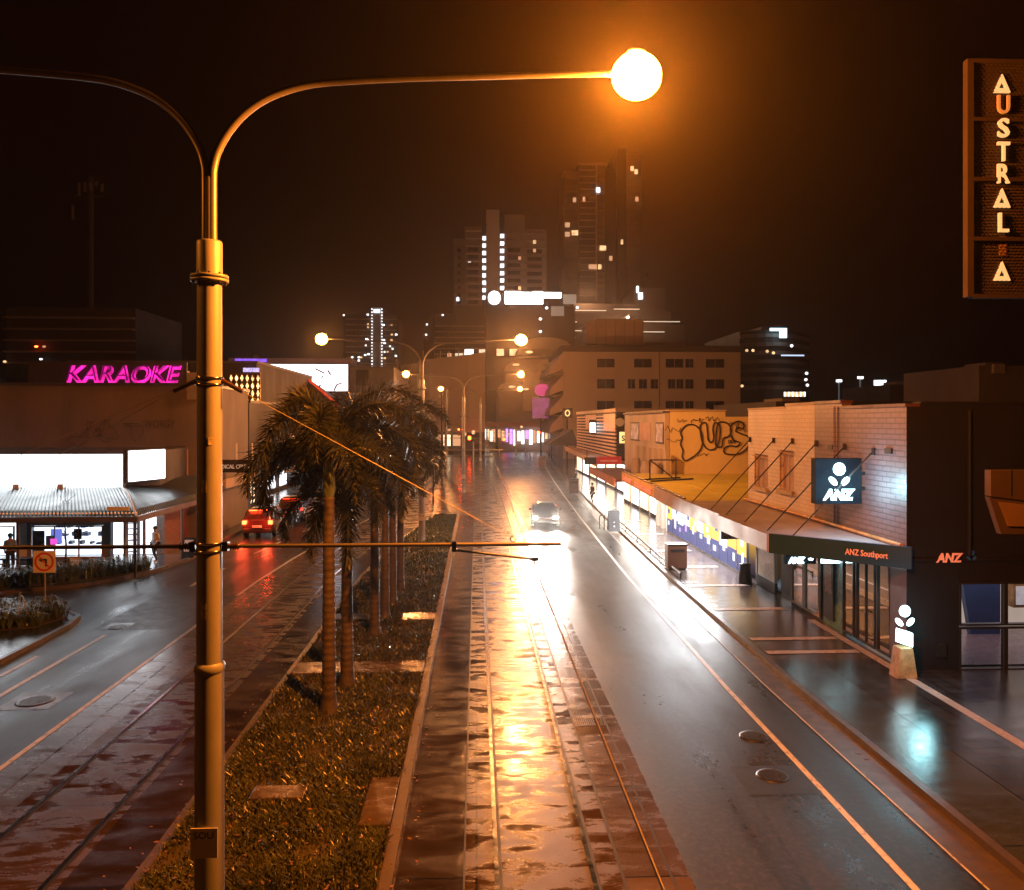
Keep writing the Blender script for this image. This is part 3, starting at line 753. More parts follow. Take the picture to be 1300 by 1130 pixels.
# faded marks on the big wall
gm = mat('faded_tag', (.09, .07, .06), .8)
b = MB(); r = random.Random(12)
b.text('WORGY', YP(184, 543, YW-.01), (1, 0, 0), (0, 0, 1), .45, .008, 0, fit=1.7, shear=.2)
for cx, cy, s in ((105, 552, 1.0), (135, 548, .9), (170, 545, .8), (128, 553, .6)):
    c = YP(cx, cy, YW-.012); q = []
    for i in range(18): q.append((c.x+s*(.55*math.cos(i*.5+cx)+.3*math.sin(i*1.1)), c.y, c.z+s*(.5*math.sin(i*.47)+.3*math.cos(i*.9+cx))))
    b.tube(q, .022, 4)
b.build('faded_lettering', gm, shop)
# shopfront wall plane y=37.35
yf = 37.35
fw = MB()
def pcol(p0, p1, m='blue_grey'): return (WX(p0, yf), WX(p1, yf))
for p0, p1 in ((21, 23), (35, 40), (132, 141), (157, 160)):
    x0, x1 = pcol(p0, p1); fw.box(x0, yf-.05, 0.13, x1, yf+.25, 3.55)
x0, x1 = pcol(40, 132); fw.box(x0, yf-.02, .13, x1, yf+.2, WZ(704, yf)); fw.box(x0, yf-.02, WZ(664, yf), x1, yf+.2, 3.549)
fw.box(-60, yf-.02, .13, WX(-30, yf), yf+.2, 3.549)
fw.build('pilasters', M['blue_grey'], shop)
shopfront_window(shop, WX(40, yf), WX(132, yf), WZ(704, yf), WZ(664, yf), yf-.05, M['wood_frame'], 3)
shopfront_window(shop, WX(-28, yf), WX(20, yf), WZ(712, yf), WZ(664, yf), yf-.05, M['wood_frame'], 2)
MB().box(WX(23, yf), yf, .14, WX(35, yf), yf+.06, 3.2).build('door', M['sign_white'], shop)
# inside: floor, ceiling lights, back wall, shelves
MB().quad((-45, 40.3, .15), (-15.9, 40.3, .15), (-15.9, 40.3, 3.5), (-45, 40.3, 3.5)).build('lit_back_wall', M['shop_white'], shop)
MB().box(-45, 37.6, 3.45, -16.6, 40.2, 3.5).build('lit_ceiling', M['shop_ceiling'], shop)
sh = MB()
for px in (171, 176, 160): 
    x = WX(px, 39.5); sh.box(x-.04, 39.4, .13, x+.04, 39.6, 2.6)
for i in range(8): sh.box(WX(164, 39.5), 39.2, .4+i*.28, WX(176, 39.5), 39.6, .44+i*.28)
sh.box(WX(182, 39), 38.9, .13, WX(184, 39), 39.1, 2.7)
sh.build('shelving', M['shop_item'], shop)
it = MB(); r = random.Random(5)
for i in range(40):
    x = r.uniform(WX(70, 39), WX(130, 39)); z = r.choice((.9, 1.3, 1.7, 2.1, 2.5)); w = r.uniform(.08, .25); it.box(x, 38.6+i*.004, z, x+w, 38.9+i*.004, z+r.uniform(.08, .22))
it.build('goods', M['shop_item'], shop)
for p0, p1, y0, y1, m in ((43, 58, 670, 700, 'dark_post'), (66, 80, 668, 686, 'blue_poster'), (60, 70, 676, 690, 'sign_white'), (66, 74, 680, 687, 'pink_poster'), (95, 105, 668, 681, 'dark_post'), (90, 104, 704, 722, 'sign_white')):
    x0, x1 = WX(p0, yf), WX(p1, yf); k = {'blue_poster': .02, 'sign_white': .03, 'pink_poster': .045}.get(m, .01)
    MB().box(x0, yf-.1-k, WZ(y1, yf), x1, yf-.085-k+.02, WZ(y0, yf)).build('poster', M[m], shop)
# side return of dark brick with a framed poster
MB().slab([(-16.5, 40.4), (-15.62, 40.2), (-16.1, 44.95), (-16.5, 44.95)], .05, 3.54).build('brick_return', M['brown_brick'], shop)
MB().box(WX(213, 45), 44.7, WZ(606, 45), WX(239, 45), 44.85, WZ(566, 45)).build('brick_panel', M['brown_brick'], shop)
pf = MB().box(WX(219, 44.6), 44.55, WZ(602, 44.6), WX(238, 44.6), 44.69, WZ(570, 44.6)).build('framed_poster', M['wood_frame'], shop)
MB().box(WX(221, 44.6), 44.52, WZ(599, 44.6), WX(236, 44.6), 44.545, WZ(573, 44.6)).build('poster', glow('poster_orange', (1, .35, .15), .35, .8, 3), pf)
# lit signs (things of their own, fixed on the parapet)
def lightbox(pts, z0, z1, label):
    t = thing('lightbox_sign', label, 'sign', ((pts[0][0]+pts[1][0])/2, pts[0][1], z0), group='white lit signs over the tin awning')
    (xa, ya), (xb, yb) = pts; d = Vector((xb-xa, yb-ya, 0)).normalized(); nn = Vector((d.y, -d.x, 0)); A = Vector((xa, ya, 0)); B = Vector((xb, yb, 0))
    MB().slab([A[:2], B[:2], (B-nn*.22)[:2], (A-nn*.22)[:2]], z0-.05, z1+.05).build('case', M['gutter_m'], t)
    A2 = A+nn*.02+d*.05; B2 = B+nn*.02-d*.05
    MB().slab([(A+nn*.001+d*.05)[:2], (B+nn*.001-d*.05)[:2], B2[:2], A2[:2]], z0, z1).build('lit_face', M['box_white'], t)
lightbox([(-28, 37.1), (WX(157, 37.1), 37.1)], WZ(617, 37.1), WZ(576, 37.1), 'long white blown-out lightbox sign over the corrugated awning')
lightbox([(WX(162, 37.2), 37.2), (WX(210, 39.6), 39.6)], WZ(609, 37.8), WZ(571.5, 37.8), 'short white lightbox sign turned toward the street, right of the long one')
for px in (23, 79): 
    x = WX(px, 36.9); MB().box(x-.13, 36.7, 3.62, x+.13, 36.98, 3.95).build('sign_bracket', M['sign_white'], shop)
# neon sign on the roof
t = thing('neon_sign', 'pink slanted KARAOKE neon lettering on a dark board above the grey wall', 'sign', (WX(150, YW), YW, zt+.18))
xa, xb = WX(78, YW), WX(234, YW)
MB().box(xa-2, YW+.35, zt+.2, xb, YW+.5, WZ(463, YW)+.1).build('board', M['dark_wall'], t)
for i in range(6): MB().box(xa-1.5+i*1.6, YW+.5, zt+.18, xa-1.42+i*1.6, YW+1.2, zt+.9).build('support', M['dark_metal'], t)
bs = MB().text('KARAOKE', (WX(81, YW), YW+.3, WZ(487, YW)), (1, 0, 0), (0, 0, 1), 1.0, .06, .035, fit=WX(228, YW)-WX(81, YW), shear=.25)
k = (WZ(463.5, YW)-WZ(487, YW))/(max(v[2] for v in bs.v)-min(v[2] for v in bs.v)); z0 = WZ(487, YW)
bs.v = [(v[0], v[1], z0+(v[2]-z0)*k) for v in bs.v]; bs.build('lettering', M['neon'], t)
bs = MB().text('KARAOKE', (WX(82, YW), YW+.23, WZ(486, YW)), (1, 0, 0), (0, 0, 1), 1.0, .04, -.022, fit=WX(227, YW)-WX(82, YW), shear=.25)
bs.v = [(v[0], v[1], z0+.06+(v[2]-z0)*k*.97) for v in bs.v]; bs.build('letter_faces', M['neon_dim'], t)
# corrugated awning
def corr(inner, outer, label_mb, n, amp=.025, lam=.13):
    A0, A1 = [Vector(p) for p in inner]; B0, B1 = [Vector(p) for p in outer]; m = 8; vs = []
    for i in range(n+1):
        u = i/n; a = A0.lerp(A1, u); c = B0.lerp(B1, u)
        for j in range(m+1):
            v = j/m; p = a.lerp(c, v); drop = (1-math.sqrt(max(0, 1-v*v)))*.28
            p.z = a.z+(c.z-a.z)*(v*.72)-drop*abs(a.z-c.z); p.z += amp*math.cos(i*math.pi)
            vs.append(p)
    fs = [(i*(m+1)+j, (i+1)*(m+1)+j, (i+1)*(m+1)+j+1, i*(m+1)+j+1) for i in range(n) for j in range(m)]
    return label_mb.add(vs, fs)
t = thing('tin_awning', 'corrugated curved tin awning wrapping the corner under the white lit signs', 'awning', (-20, 35, 3))
b = MB(); corr([(-30, 37.1, 3.8), (-16.4, 37.1, 3.8)], [(-30, 33.4, 2.85), (-14.15, 33.4, 2.85)], b, 200)
b.build('front_sheeting', M['tin'], t, solid=.01)
b = MB(); corr([(-16.4, 37.1, 3.8), (-15.7, 44.8, 3.8)], [(-14.15, 33.4, 2.85), (-14.3, 44.8, 2.85)], b, 110)
b.build('side_sheeting', M['tin'], t, solid=.01)
MB().tube([(-16.4, 37.08, 3.84), (-15.3, 35.3, 3.62), (-14.12, 33.38, 2.9)], .05, 8).build('hip_cap', M['sign_white'], t)
MB().box(-30, 33.28, 2.62, -14.05, 33.38, 2.86).box(-14.12, 33.38, 2.62, -14.02, 44.8, 2.86).build('gutter', M['gutter_m'], t)
b = MB()
for i in range(110): b.box(-29.9+i*.145, 33.26, 2.98, -29.84+i*.145, 33.3, 3.03)
b.build('trim_lights', glow('warm_trim', (1, .35, .1), 1.0), t)
for x, y in ((-24, 33.6), (-19, 33.6), (-14.5, 34.2), (-14.5, 39.5)): MB().lathe([(.05, .13), (.05, 2.75)], (x, y, 0), 10).build('post', M['gutter_m'], t)
MB().box(WX(136, 33.2), 33.16, WZ(646, 33.2), WX(164, 33.2), 33.24, WZ(641, 33.2)).build('street_name_board', M['sign_white'], t)

# persons --------------------------------------------------------------------
def person(loc, rz, label, top, legs, pose=0, hgt=1.72, skin=(.35, .2, .14), hair=(.02, .015, .01), bag=None):
    k = hgt/1.75; t = thing('person', label, 'person', loc, rz)
    s = 1 if pose else 0
    V = {'pel': (0, 0, .95), 'ch': (0, .01, 1.25), 'sh': (0, 0, 1.42), 'nk': (0, .0, 1.5), 'hd': (0, .02, 1.6), 'tp': (0, .01, 1.7),
         'hl': (-.09, 0, .9), 'kl': (-.1, .03+.1*s, .5), 'al': (-.1, -.02, .09), 'fl': (-.11, .15, .04), 'hr': (.09, 0, .9), 'kr': (.1, .03, .5), 'ar': (.1, -.05-.12*s, .1), 'fr': (.11, .12-.1*s, .04),
         'sl': (-.18, 0, 1.4), 'el': (-.23, -.03, 1.12), 'wl': (-.22, .08+.1*s, .9), 'ml': (-.22, .12+.1*s, .83), 'sr': (.18, 0, 1.4), 'er': (.23, -.03, 1.12), 'wr': (.2, .1, .9), 'mr': (.2, .14, .84)}
    rad = {'pel': .14, 'ch': .15, 'sh': .12, 'nk': .055, 'hd': .095, 'tp': .075, 'hl': .095, 'kl': .06, 'al': .042, 'fl': .035, 'hr': .095, 'kr': .06, 'ar': .042, 'fr': .035,
           'sl': .06, 'el': .043, 'wl': .03, 'ml': .035, 'sr': .06, 'er': .043, 'wr': .03, 'mr': .035}
    ed = [('pel', 'ch'), ('ch', 'sh'), ('sh', 'nk'), ('nk', 'hd'), ('hd', 'tp'), ('pel', 'hl'), ('hl', 'kl'), ('kl', 'al'), ('al', 'fl'), ('pel', 'hr'), ('hr', 'kr'), ('kr', 'ar'), ('ar', 'fr'),
          ('sh', 'sl'), ('sl', 'el'), ('el', 'wl'), ('wl', 'ml'), ('sh', 'sr'), ('sr', 'er'), ('er', 'wr'), ('wr', 'mr')]
    def skinned(name, keys, m, grow=1.0, root=None):
        idx = {q: i for i, q in enumerate(keys)}; E = [(idx[a], idx[c]) for a, c in ed if a in idx and c in idx]
        me = bpy.data.meshes.new(name); me.from_pydata([Vector(V[q])*k for q in keys], E, []); me.materials.append(m)
        o = bpy.data.objects.new(name, me); COL.objects.link(o); o.parent = t
        sk = o.modifiers.new('skin', 'SKIN'); sk.use_smooth_shade = True
        for q, i in idx.items():
            rr = rad[q]*grow*k; me.skin_vertices[0].data[i].radius = (rr, rr*.8 if q in ('pel', 'ch', 'sh') else rr); me.skin_vertices[0].data[i].use_root = (q == (root or keys[0]))
        ss = o.modifiers.new('sub', 'SUBSURF'); ss.levels = 1; ss.render_levels = 1
        return o
    mk = lambda n, c: mat(n, c, .7)
    skinned('body', list(V), mk('skin_tone', skin))
    skinned('top_garment', ['ch', 'pel', 'sh', 'sl', 'el', 'sr', 'er'], mk('top_cloth', top), 1.22, 'ch')
    skinned('trousers', ['pel', 'hl', 'kl', 'al', 'hr', 'kr', 'ar'], mk('trouser_cloth', legs), 1.2, 'pel')
    MB().ell((0, .0*k, 1.665*k), (.105*k, .115*k, .1*k), 12, 8).build('hair', mk('hair_tone', hair), t, local=True)
    return t
person((WX(197, 38.0), 38.0, .13), 2.6, 'person in a white top and dark trousers standing in the bright shop doorway', (.6, .6, .62), (.02, .02, .03), 1)
person((WX(13, 35.8), 35.8, .13), .4, 'person in a pale blue top and dark trousers standing at the far left shop window', (.15, .25, .45), (.015, .015, .02))
# sandwich board and bench-like planter
def a_board(p, label, m, w=.55, h=.95, rz=0, notice=True):
    t = thing('sandwich_board', label, 'sign board', p, rz)
    for sg in (1, -1):
        q = [(-w/2, sg*.28, 0), (w/2, sg*.28, 0), (w/2, sg*.03, h), (-w/2, sg*.03, h)]
        bd = MB().prism(q, (0, sg*.02, 0)).build('board', m, t, local=True)
    MB().tube([(-w/2, -.18, .35), (-w/2, .18, .35)], .012, 6).tube([(w/2, -.18, .35), (w/2, .18, .35)], .012, 6).build('hinge_bar', M['dark_metal'], t, local=True)
    if not notice:
        for i in range(4): MB().ell((0, -.24+.055*i, .3+.22*i), (.05, .012, .05), 10, 6).build('pale_dot', M['sign_white'], t, local=True)
    else: MB().prism([(-w*.38, -.235, .3), (w*.38, -.235, .3), (w*.38, -.08, .85), (-w*.38, -.08, .85)], (0, -.012, 0)).build('notice', M['sign_white'], t, local=True)
    return t
a_board(GP(241, 707, .13), 'dark sandwich board with a white notice on the left pavement', M['black'])
t = thing('street_bench', 'low dark bench on the pavement behind the planted bed', 'bench', GP(28, 722, .13))
MB().box(-.9, -.25, .42, .9, .25, .5).build('seat', M['dark_metal'], t, local=True, bevel=.02)
for s in (-.7, .7): MB().box(s-.05, -.2, 0, s+.05, .2, .42).build('leg', M['dark_metal'], t, local=True)

# further buildings of the left side ------------------------------------------
M['warm_shop'] = glow('warm_shop_window', (1, .74, .45), 3.0, .5, .8); M['cool_shop'] = glow('cool_shop_window', (.95, .95, 1), 4.0, .5, .9)
M['orange_ceiling'] = glow('orange_soffit_light', (1, .5, .15), 2.0, .4, .7)
M['cream'] = mat('cream_render', (.42, .34, .27), .7, var=.22, vs=.5, streak=1)
def street_building(name, label, xf, y0, y1, z, depth, wm_, side=-1, shop_m=None, bays=3, awn=True, awn_m=None, cat='building'):
    """row building whose shopfront faces the street; side=-1 stands left of it"""
    t = thing(name, label, cat, (xf, (y0+y1)/2, 0)); s = side
    MB().box(xf, y0, 3.3, xf+s*depth, y1, z).box(xf+s*2.2, y0+.01, 0, xf+s*depth, y1-.01, 3.3).build('wall', wm_, t)
    MB().box(xf-s*.1, y0+.02, z, xf+s*depth, y1-.02, z+.2).build('coping', M['gutter_m'], t)
    L = (y1-y0)/bays
    for i in range(bays):
        a, c = y0+i*L, y0+(i+1)*L
        MB().box(xf, a+.011, .05, xf+s*.3, a+.3, 3.299).build('pier', wm_, t)
        f = MB().box(xf+s*.05, a+.3, .13, xf+s*.15, c-.05, .5).box(xf+s*.05, (a+c)/2-.04, .5, xf+s*.15, (a+c)/2+.04, 3.0).box(xf+s*.05, a+.3, 2.95, xf+s*.15, c-.05, 3.29).build('shopfront', M['dark_metal'], t)
        MB().quad((xf+s*1.6, a+.02, .14), (xf+s*1.6, c-.02, .14), (xf+s*1.6, c-.02, 3.2), (xf+s*1.6, a+.02, 3.2)).build('lit_interior', shop_m or M['warm_shop'], f)
    if awn:
        MB().box(xf-s*.0, y0+.05, 3.05, xf-s*2.6, y1-.05, 3.2).build('awning', awn_m or M['cream'], t)
        MB().box(xf-s*2.6, y0+.04, 2.85, xf-s*2.68, y1-.04, 3.4).build('awning_fascia', awn_m or M['cream'], t)
        MB().box(xf-s*.3, y0+.3, 3.0, xf-s*2.3, y1-.3, 3.04).build('soffit_light', M['orange_ceiling'], t)
    return t
MC = street_building('shop_building', 'low cream shop building with lit awning just past the dark brick return', -17.4, 47, 60, 6.6, 12, M['cream'], shop_m=M['cool_shop'])
st = thing('hanging_sign', 'dark hanging sign lettered MEDICAL CENTRE in pale letters, beside the near pole', 'sign', (WX(298, 48.5), 48.5, WZ(598, 48.5)))
MB().box(WX(272, 48.5), 48.5, WZ(599, 48.5), WX(323, 48.5), 48.62, WZ(583, 48.5)).build('board', M['dark_post'], st)
MB().text('MEDICAL CENTRE', (WX(274, 48.49), 48.48, WZ(594, 48.49)), (1, 0, 0), (0, 0, 1), .25, .015, .01, fit=WX(321, 48.5)-WX(274, 48.5)).build('lettering', glow('sign_letters', (1, .6, .35), .55), st)
for x in (275, 300, 320): MB().box(WX(x, 48.5)-.03, 48.53, WZ(583, 48.5), WX(x, 48.5)+.03, 48.59, WZ(583, 48.5)+1.0).build('hanger', M['sign_white'], st)
street_building('shop_building', 'brown two-storey shop building behind the palms with warm windows', -17.2, 60.5, 68, 8.2, 10, M['dark_wall'], shop_m=M['warm_shop'])
GB = street_building('club_building', 'tall brown building with a wall of glowing gold panels', -19.0, 69, 92, WZ(462, 69), 16, M['dark_wall'], shop_m=M['cool_shop'], awn_m=M['dark_wall'])
gold = glow('gold_panel_light', (1, .55, .2), 3.2, .95, 2.2); M['gold_frame'] = mat('gold_frame', (.3, .16, .05), .3, .7)
for i in range(6):
    xa = WX(291+i*6.8, 68.9); xb = WX(296.6+i*6.8, 68.9)
    pnl = MB().box(xa, 68.84, WZ(523, 69), xb, 68.98, WZ(474, 69)).build('gold_panel', M['gold_frame'], GB)
    b = MB()
    for j in range(5):
        zc = WZ(519-j*9.5, 69); xm = (xa+xb)/2; b.prism([(xm-.13, 68.8, zc), (xm, 68.8, zc-.28), (xm+.13, 68.8, zc), (xm, 68.8, zc+.28)], (0, .03, 0))
    b.build('diamond_light', gold, pnl)
MB().box(WX(309, 68.8), 68.7, WZ(473, 68.8), WX(329, 68.8), 68.82, WZ(468, 68.8)).build('name_strip', glow('violet_strip', (.6, .5, 1), 1.4, .6, 5), GB)
street_building('shop_building', 'dark shop building farther up the left street with lit shopfront', -16.6, 93, 104, 8.6, 12, M['dark_wall'], shop_m=M['warm_shop'])
# billboard building
YB = 105
BB = thing('screen_building', 'wide low building carrying a glowing white video screen under a violet-lit parapet', 'building', (-22, YB, 0))
MB().box(WX(292, YB), YB, 0, WX(500, YB), YB+22, WZ(466, YB)).build('wall', M['dark_wall'], BB)
MB().box(WX(292, YB), YB-.5, WZ(463, YB), WX(448, YB), YB+4, WZ(456, YB)).build('parapet', mat('violet_lit_parapet', (.2, .16, .24), .5), BB)  # violet light from above is put into the parapet colour
MB().box(WX(300, YB), YB-.62, WZ(461, YB), WX(340, YB), YB-.52, WZ(457, YB)).build('violet_light', glow('violet_light', (.3, .12, 1), 1.3, .5), BB)
for px in (308, 326): MB().box(WX(px-4, YB), YB+.3, WZ(456, YB), WX(px+4, YB), YB+1.5, WZ(452, YB)).build('roof_unit', M['dark_wall'], BB)
sc = MB().box(WX(299, YB), YB-.9, WZ(498, YB), WX(444.5, YB), YB-.4, WZ(463.2, YB)).build('screen', M['dark_metal'], BB)
MB().box(WX(300, YB), YB-.97, WZ(497, YB), WX(443, YB), YB-.905, WZ(464, YB)).build('lit_face', glow('screen_light', (1, .93, .98), 4, .2), sc)
b = MB(); r = random.Random(2)
for q in (((400, 468), (412, 474), (408, 480)), ((424, 496), (428, 488), (434, 487)), ((396, 495), (404, 494), (407, 488)), ((416, 470), (420, 476))):
    b.tube([YP(x, y, YB-1.0) for x, y in q], .12, 5)
b.build('screen_figure', mat('screen_ink', (.2, .1, .2), .5), sc)
wn = MB().box(WX(452, YB), YB-.1, WZ(490, YB), WX(468, YB), YB-.02, WZ(470, YB)).build('window', M['dark_glass'], BB)
MB().box(WX(445, YB), YB-.2, WZ(502, YB), WX(500, YB), YB-.02, WZ(499, YB)).build('ledge', M['cream'], BB)
# hipped house with red-lit eaves
YR = 86
hr = thing('hipped_house', 'dark hipped roof with red lit eaves in front of the video screen', 'building', (WX(380, YR), YR, 0))
a = [YP(308, 521, YR), YP(436, 521, YR)]; rz = WZ(482, YR)
MB().box(WX(318, YR), YR+.5, 0, WX(428, YR), YR+9, WZ(521, YR)).build('wall', M['dark_wall'], hr)
ze = WZ(521, YR); x0, x1 = WX(308, YR), WX(436, YR); xm0, xm1 = WX(352, YR), WX(378, YR)
MB().add([(x0, YR-.3, ze), (x1, YR-.3, ze), (x1, YR+9.5, ze), (x0, YR+9.5, ze), (xm0, YR+4.6, rz+.4), (xm1, YR+4.6, rz+.4)], [(3, 2, 1, 0), (0, 1, 5, 4), (1, 2, 5), (2, 3, 4, 5), (3, 0, 4)]).build('roof', M['dark_wall'], hr)
MB().tube([(xm1+.3, YR+4.2, rz+.1), (x1+.1, YR-.4, ze+.05)], .14, 6).tube([(xm1+2.6, YR-.45, ze+.0), (x1+.1, YR-.45, ze)], .14, 6).build('red_eaves', glow('red_tube', (1, .07, .02), .9), hr)
# ============================ right-hand shops ===============================
M['mauve_brick'] = brick('painted_brick', (.15, .095, .105), (.18, .115, .125), (.08, .055, .06), 'YZ', .42)
M['cream_brick'] = brick('cream_painted_brick', (.66, .6, .58), (.7, .63, .6), (.55, .5, .48), 'YZ', .6)
M['charcoal'] = mat('charcoal_paint', (.009, .008, .009), .6, var=.4, vs=.7, streak=1, spec=.2, bs=25)
M['teal_fascia'] = mat('blue_grey_fascia', (.012, .05, .12), .4, var=.12)
M['maroon'] = mat('maroon_panel', (.07, .028, .04), .5, var=.2)
M['grey_fascia'] = mat('grey_fascia', (.33, .24, .22), .5, var=.15, vs=.8)
M['yellow_roof'] = mat('yellow_painted_roof', (.62, .5, .05), .5, var=.2, vs=.7)
M['yellow_wall'] = mat('yellow_painted_wall', (.68, .55, .28), .65, var=.15, vs=.5, streak=1)
M['roof_sheet'] = mat('awning_sheet', (.34, .3, .32), .45, var=.25, vs=.8)
M['timber'] = mat('worn_flashing', (.4, .2, .08), .5, var=.6, vs=4)
M['bank_glow'] = glow('bank_sign_light', (.62, .95, 1), 9); M['bank_board'] = mat('bank_sign_board', (.006, .012, .02), .75, spec=.08)
M['orange_letter'] = mat('orange_lettering', (.75, .32, .2), .4, em=(1, .32, .2), es=.28)

bk = thing('bank_building', 'bank corner building: cream and mauve brick front, charcoal side wall, blue-grey fascia', 'building', (11.6, 22, 0))
XF = 11.5; YC = 20.6; YE = XP(950, 535, XF).y; YM = XP(1034, 535, XF).y
yst0 = XP(1069, 535, XF).y; yst1 = XP(997, 535, XF).y
zA = XP(1130, 517, XF).z; zB = XP(1040, 513, XF).z; zC = XP(970, 520, XF).z
# cream half, with real window openings
wins = [(XP(975, 535, XF).y, XP(958, 535, XF).y, 590, 618), (XP(1008, 535, XF).y, XP(990, 535, XF).y, 585, 622)]
def zat(px, py): return XP(px, py, XF).z
W = []
for (ya, yb, pt, pb), px in zip(wins, (966, 999)): W.append((ya, yb, zat(px, pb), zat(px, pt-13)))
b = MB(); ys = sorted([YM, YE]+[w[0] for w in W]+[w[1] for w in W]); zb = 3.3
for a, c in zip(ys, ys[1:]):
    w = next((w for w in W if abs(w[0]-a) < 1e-6), None); zt_ = zB
    if w: b.box(XF, a, zb, XF+.3, c, w[2]); b.box(XF, a, w[3], XF+.3, c, zC-.1)
    else: b.box(XF, a, zb, XF+.3, c, zC-.1)
b.build('cream_front', M['cream_brick'], bk)
MB().box(XF-.002, yst1, zC-.1, XF+.3, YE, zC).box(XF-.002, YM, zC-.1, XF+.3, yst1, zB).build('cream_parapet', M['cream_brick'], bk)
MB().box(XF-.03, yst1-.02, zC, XF+.34, YE+.02, zC+.08).box(XF-.03, YM, zB, XF+.34, yst1-.021, zB+.08).build('cream_coping', M['cream'], bk)
for (ya, yb, z0, z1) in W:
    wn = MB().box(XF+.14, ya, z0, XF+.2, yb, z1).build('window', mat('boarded_window', (.4, .31, .26), .6), bk)
    MB().box(XF-.12, ya-.1, z0-.16, XF+.1, yb+.1, z0-.001).build('sill', M['cream'], wn)
    b = MB()
    for i in range(3): y = ya+(yb-ya)*(i+.5)/3; b.box(XF-.09, y-.015, z0+.02, XF-.06, y+.015, z1-.05)
    b.box(XF-.1, ya, z1-.08, XF-.05, yb, z1-.05); b.build('frame', M['timber'], wn)
MB().box(XF, YC, 3.2, XF+.3, yst0, zA).box(XF, yst0, 3.2, XF+.3, YM, zB).build('brick_front', M['mauve_brick'], bk)
MB().box(XF-.05, YC-.03, zA, XF+.36, yst0-.002, zA+.09).box(XF-.05, yst0, zB, XF+.36, YM-.01, zB+.09).build('brick_coping', M['maroon'], bk)
MB().box(XF+.31, YC+.3, 3.2, 40, YE, 6.3).build('roof_mass', M['charcoal'], bk)
# charcoal side wall facing the camera, with window openings
zt_ = WZ(516, YC, 1200); wx0, wx1 = WX(1217, YC), WX(1345, YC); wz0, wz1 = WZ(860, YC), WZ(745, YC)
MB().box(XF+.001, YC-.02, 0, wx0, YC+.28, 7.25).box(wx0, YC-.02, wz1, 40, YC+.28, 7.25).box(wx1, YC-.02, 0, 40, YC+.28, wz1).box(wx0, YC-.02, 0, wx1, YC+.28, wz0).build('side_wall', M['charcoal'], bk)
MB().box(XF+.36, YC-.06, 7.25, 40, YC+.34, 7.33).build('side_coping', M['charcoal'], bk)
MB().box(XF+.01, YC-.06, 3.05, 40, YC-.021, 3.13).build('string_course', M['charcoal'], bk)
# interior seen through the side windows
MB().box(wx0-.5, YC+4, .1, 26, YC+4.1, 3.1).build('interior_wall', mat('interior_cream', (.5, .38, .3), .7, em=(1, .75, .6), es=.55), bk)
MB().quad((wx0-.5, YC+.3, .16), (26, YC+.3, .16), (26, YC+4, .16), (wx0-.5, YC+4, .16)).build('interior_floor', mat('interior_floor', (.22, .14, .16), .25), bk)
MB().box(wx0+.3, YC+1.6, 3.0, 18, YC+3.8, 3.05).build('interior_light', glow('interior_ceiling', (1, .8, .75), 2.4), bk)
MB().prism([YP(1234, 812, YC+3.3), YP(1270, 812, YC+3.3), YP(1270, 690, YC+3.3), YP(1214, 690, YC+3.3)], (0, .2, 0)).build('blue_partition', mat('blue_partition', (.05, .08, .2), .5), bk)
for i, (a, c) in enumerate(((1217, 1276), (1276, 1345))):
    for j, (p, q) in enumerate(((801.5, 745), (860, 803.5))):
        xa, xb = WX(a, YC)+(.0 if i == 0 else .001), WX(c, YC); z0, z1 = WZ(p, YC), WZ(q, YC); w = .05
        f = MB().box(xa, YC-.05, z0, xa+w, YC+.1, z1).box(xb-w, YC-.05, z0, xb, YC+.1, z1).box(xa+w, YC-.05, z0, xb-w, YC+.1, z0+w).box(xa+w, YC-.05, z1-w, xb-w, YC+.1, z1).build('window', M['black'], bk)
        MB().quad((xa+w, YC+.02, z0+w), (xb-w, YC+.02, z0+w), (xb-w, YC+.02, z1-w), (xa+w, YC+.02, z1-w)).build('pane', M['glass'], f)
pf_ = MB().box(WX(1284, YC+3.8), YC+3.7, WZ(778, YC+3.8), WX(1300, YC+3.8), YC+3.95, WZ(745, YC+3.8)).build('picture_frame', M['timber'], bk)
MB().box(WX(1287, YC+3.8), YC+3.66, WZ(774, YC+3.8), WX(1298, YC+3.8), YC+3.699, WZ(750, YC+3.8)).build('picture', mat('framed_print', (.5, .45, .45), .4, em=(.8, .7, .7), es=.5, var=.8, vs=4), pf_)
# lettering on the side wall
lt = MB().text('ANZ', (WX(1187, YC), YC-.035, WZ(718, YC)), (1, 0, 0), (0, 0, 1), .24, .03, .035, fit=WX(1221, YC)-WX(1187, YC), shear=.22)
lt.build('wall_lettering', M['orange_letter'], bk)
def leaf_mark(o, ux, k, mb, un):
    """the three-petal figure: a round head over two leaves"""
    ux = Vector(ux); uz = Vector((0, 0, 1)); o = Vector(o); un = Vector(un)
    def el(cx, cz, a, c, rot, hole=None):
        pts = []
        for i in range(22):
            t_ = 2*math.pi*i/22; x, z = a*math.cos(t_), c*math.sin(t_); x, z = x*math.cos(rot)-z*math.sin(rot), x*math.sin(rot)+z*math.cos(rot); pts.append(o+ux*(cx+x)*k+uz*(cz+z)*k)
        mb.prism(pts, un*.03)
    el(0, .52, .29, .3, 0); el(-.3, -.05, .13, .25, .75); el(.3, -.05, .13, .25, -.75)
    return mb
M['dim_blue'] = mat('dim_blue_mark', (.02, .06, .12), .4, em=(.02, .1, .2), es=.15)
leaf_mark((WX(1232, YC), YC-.03, WZ(713, YC)), (1, 0, 0), .26, MB(), (0, -1, 0)).build('wall_emblem', M['dim_blue'], bk)
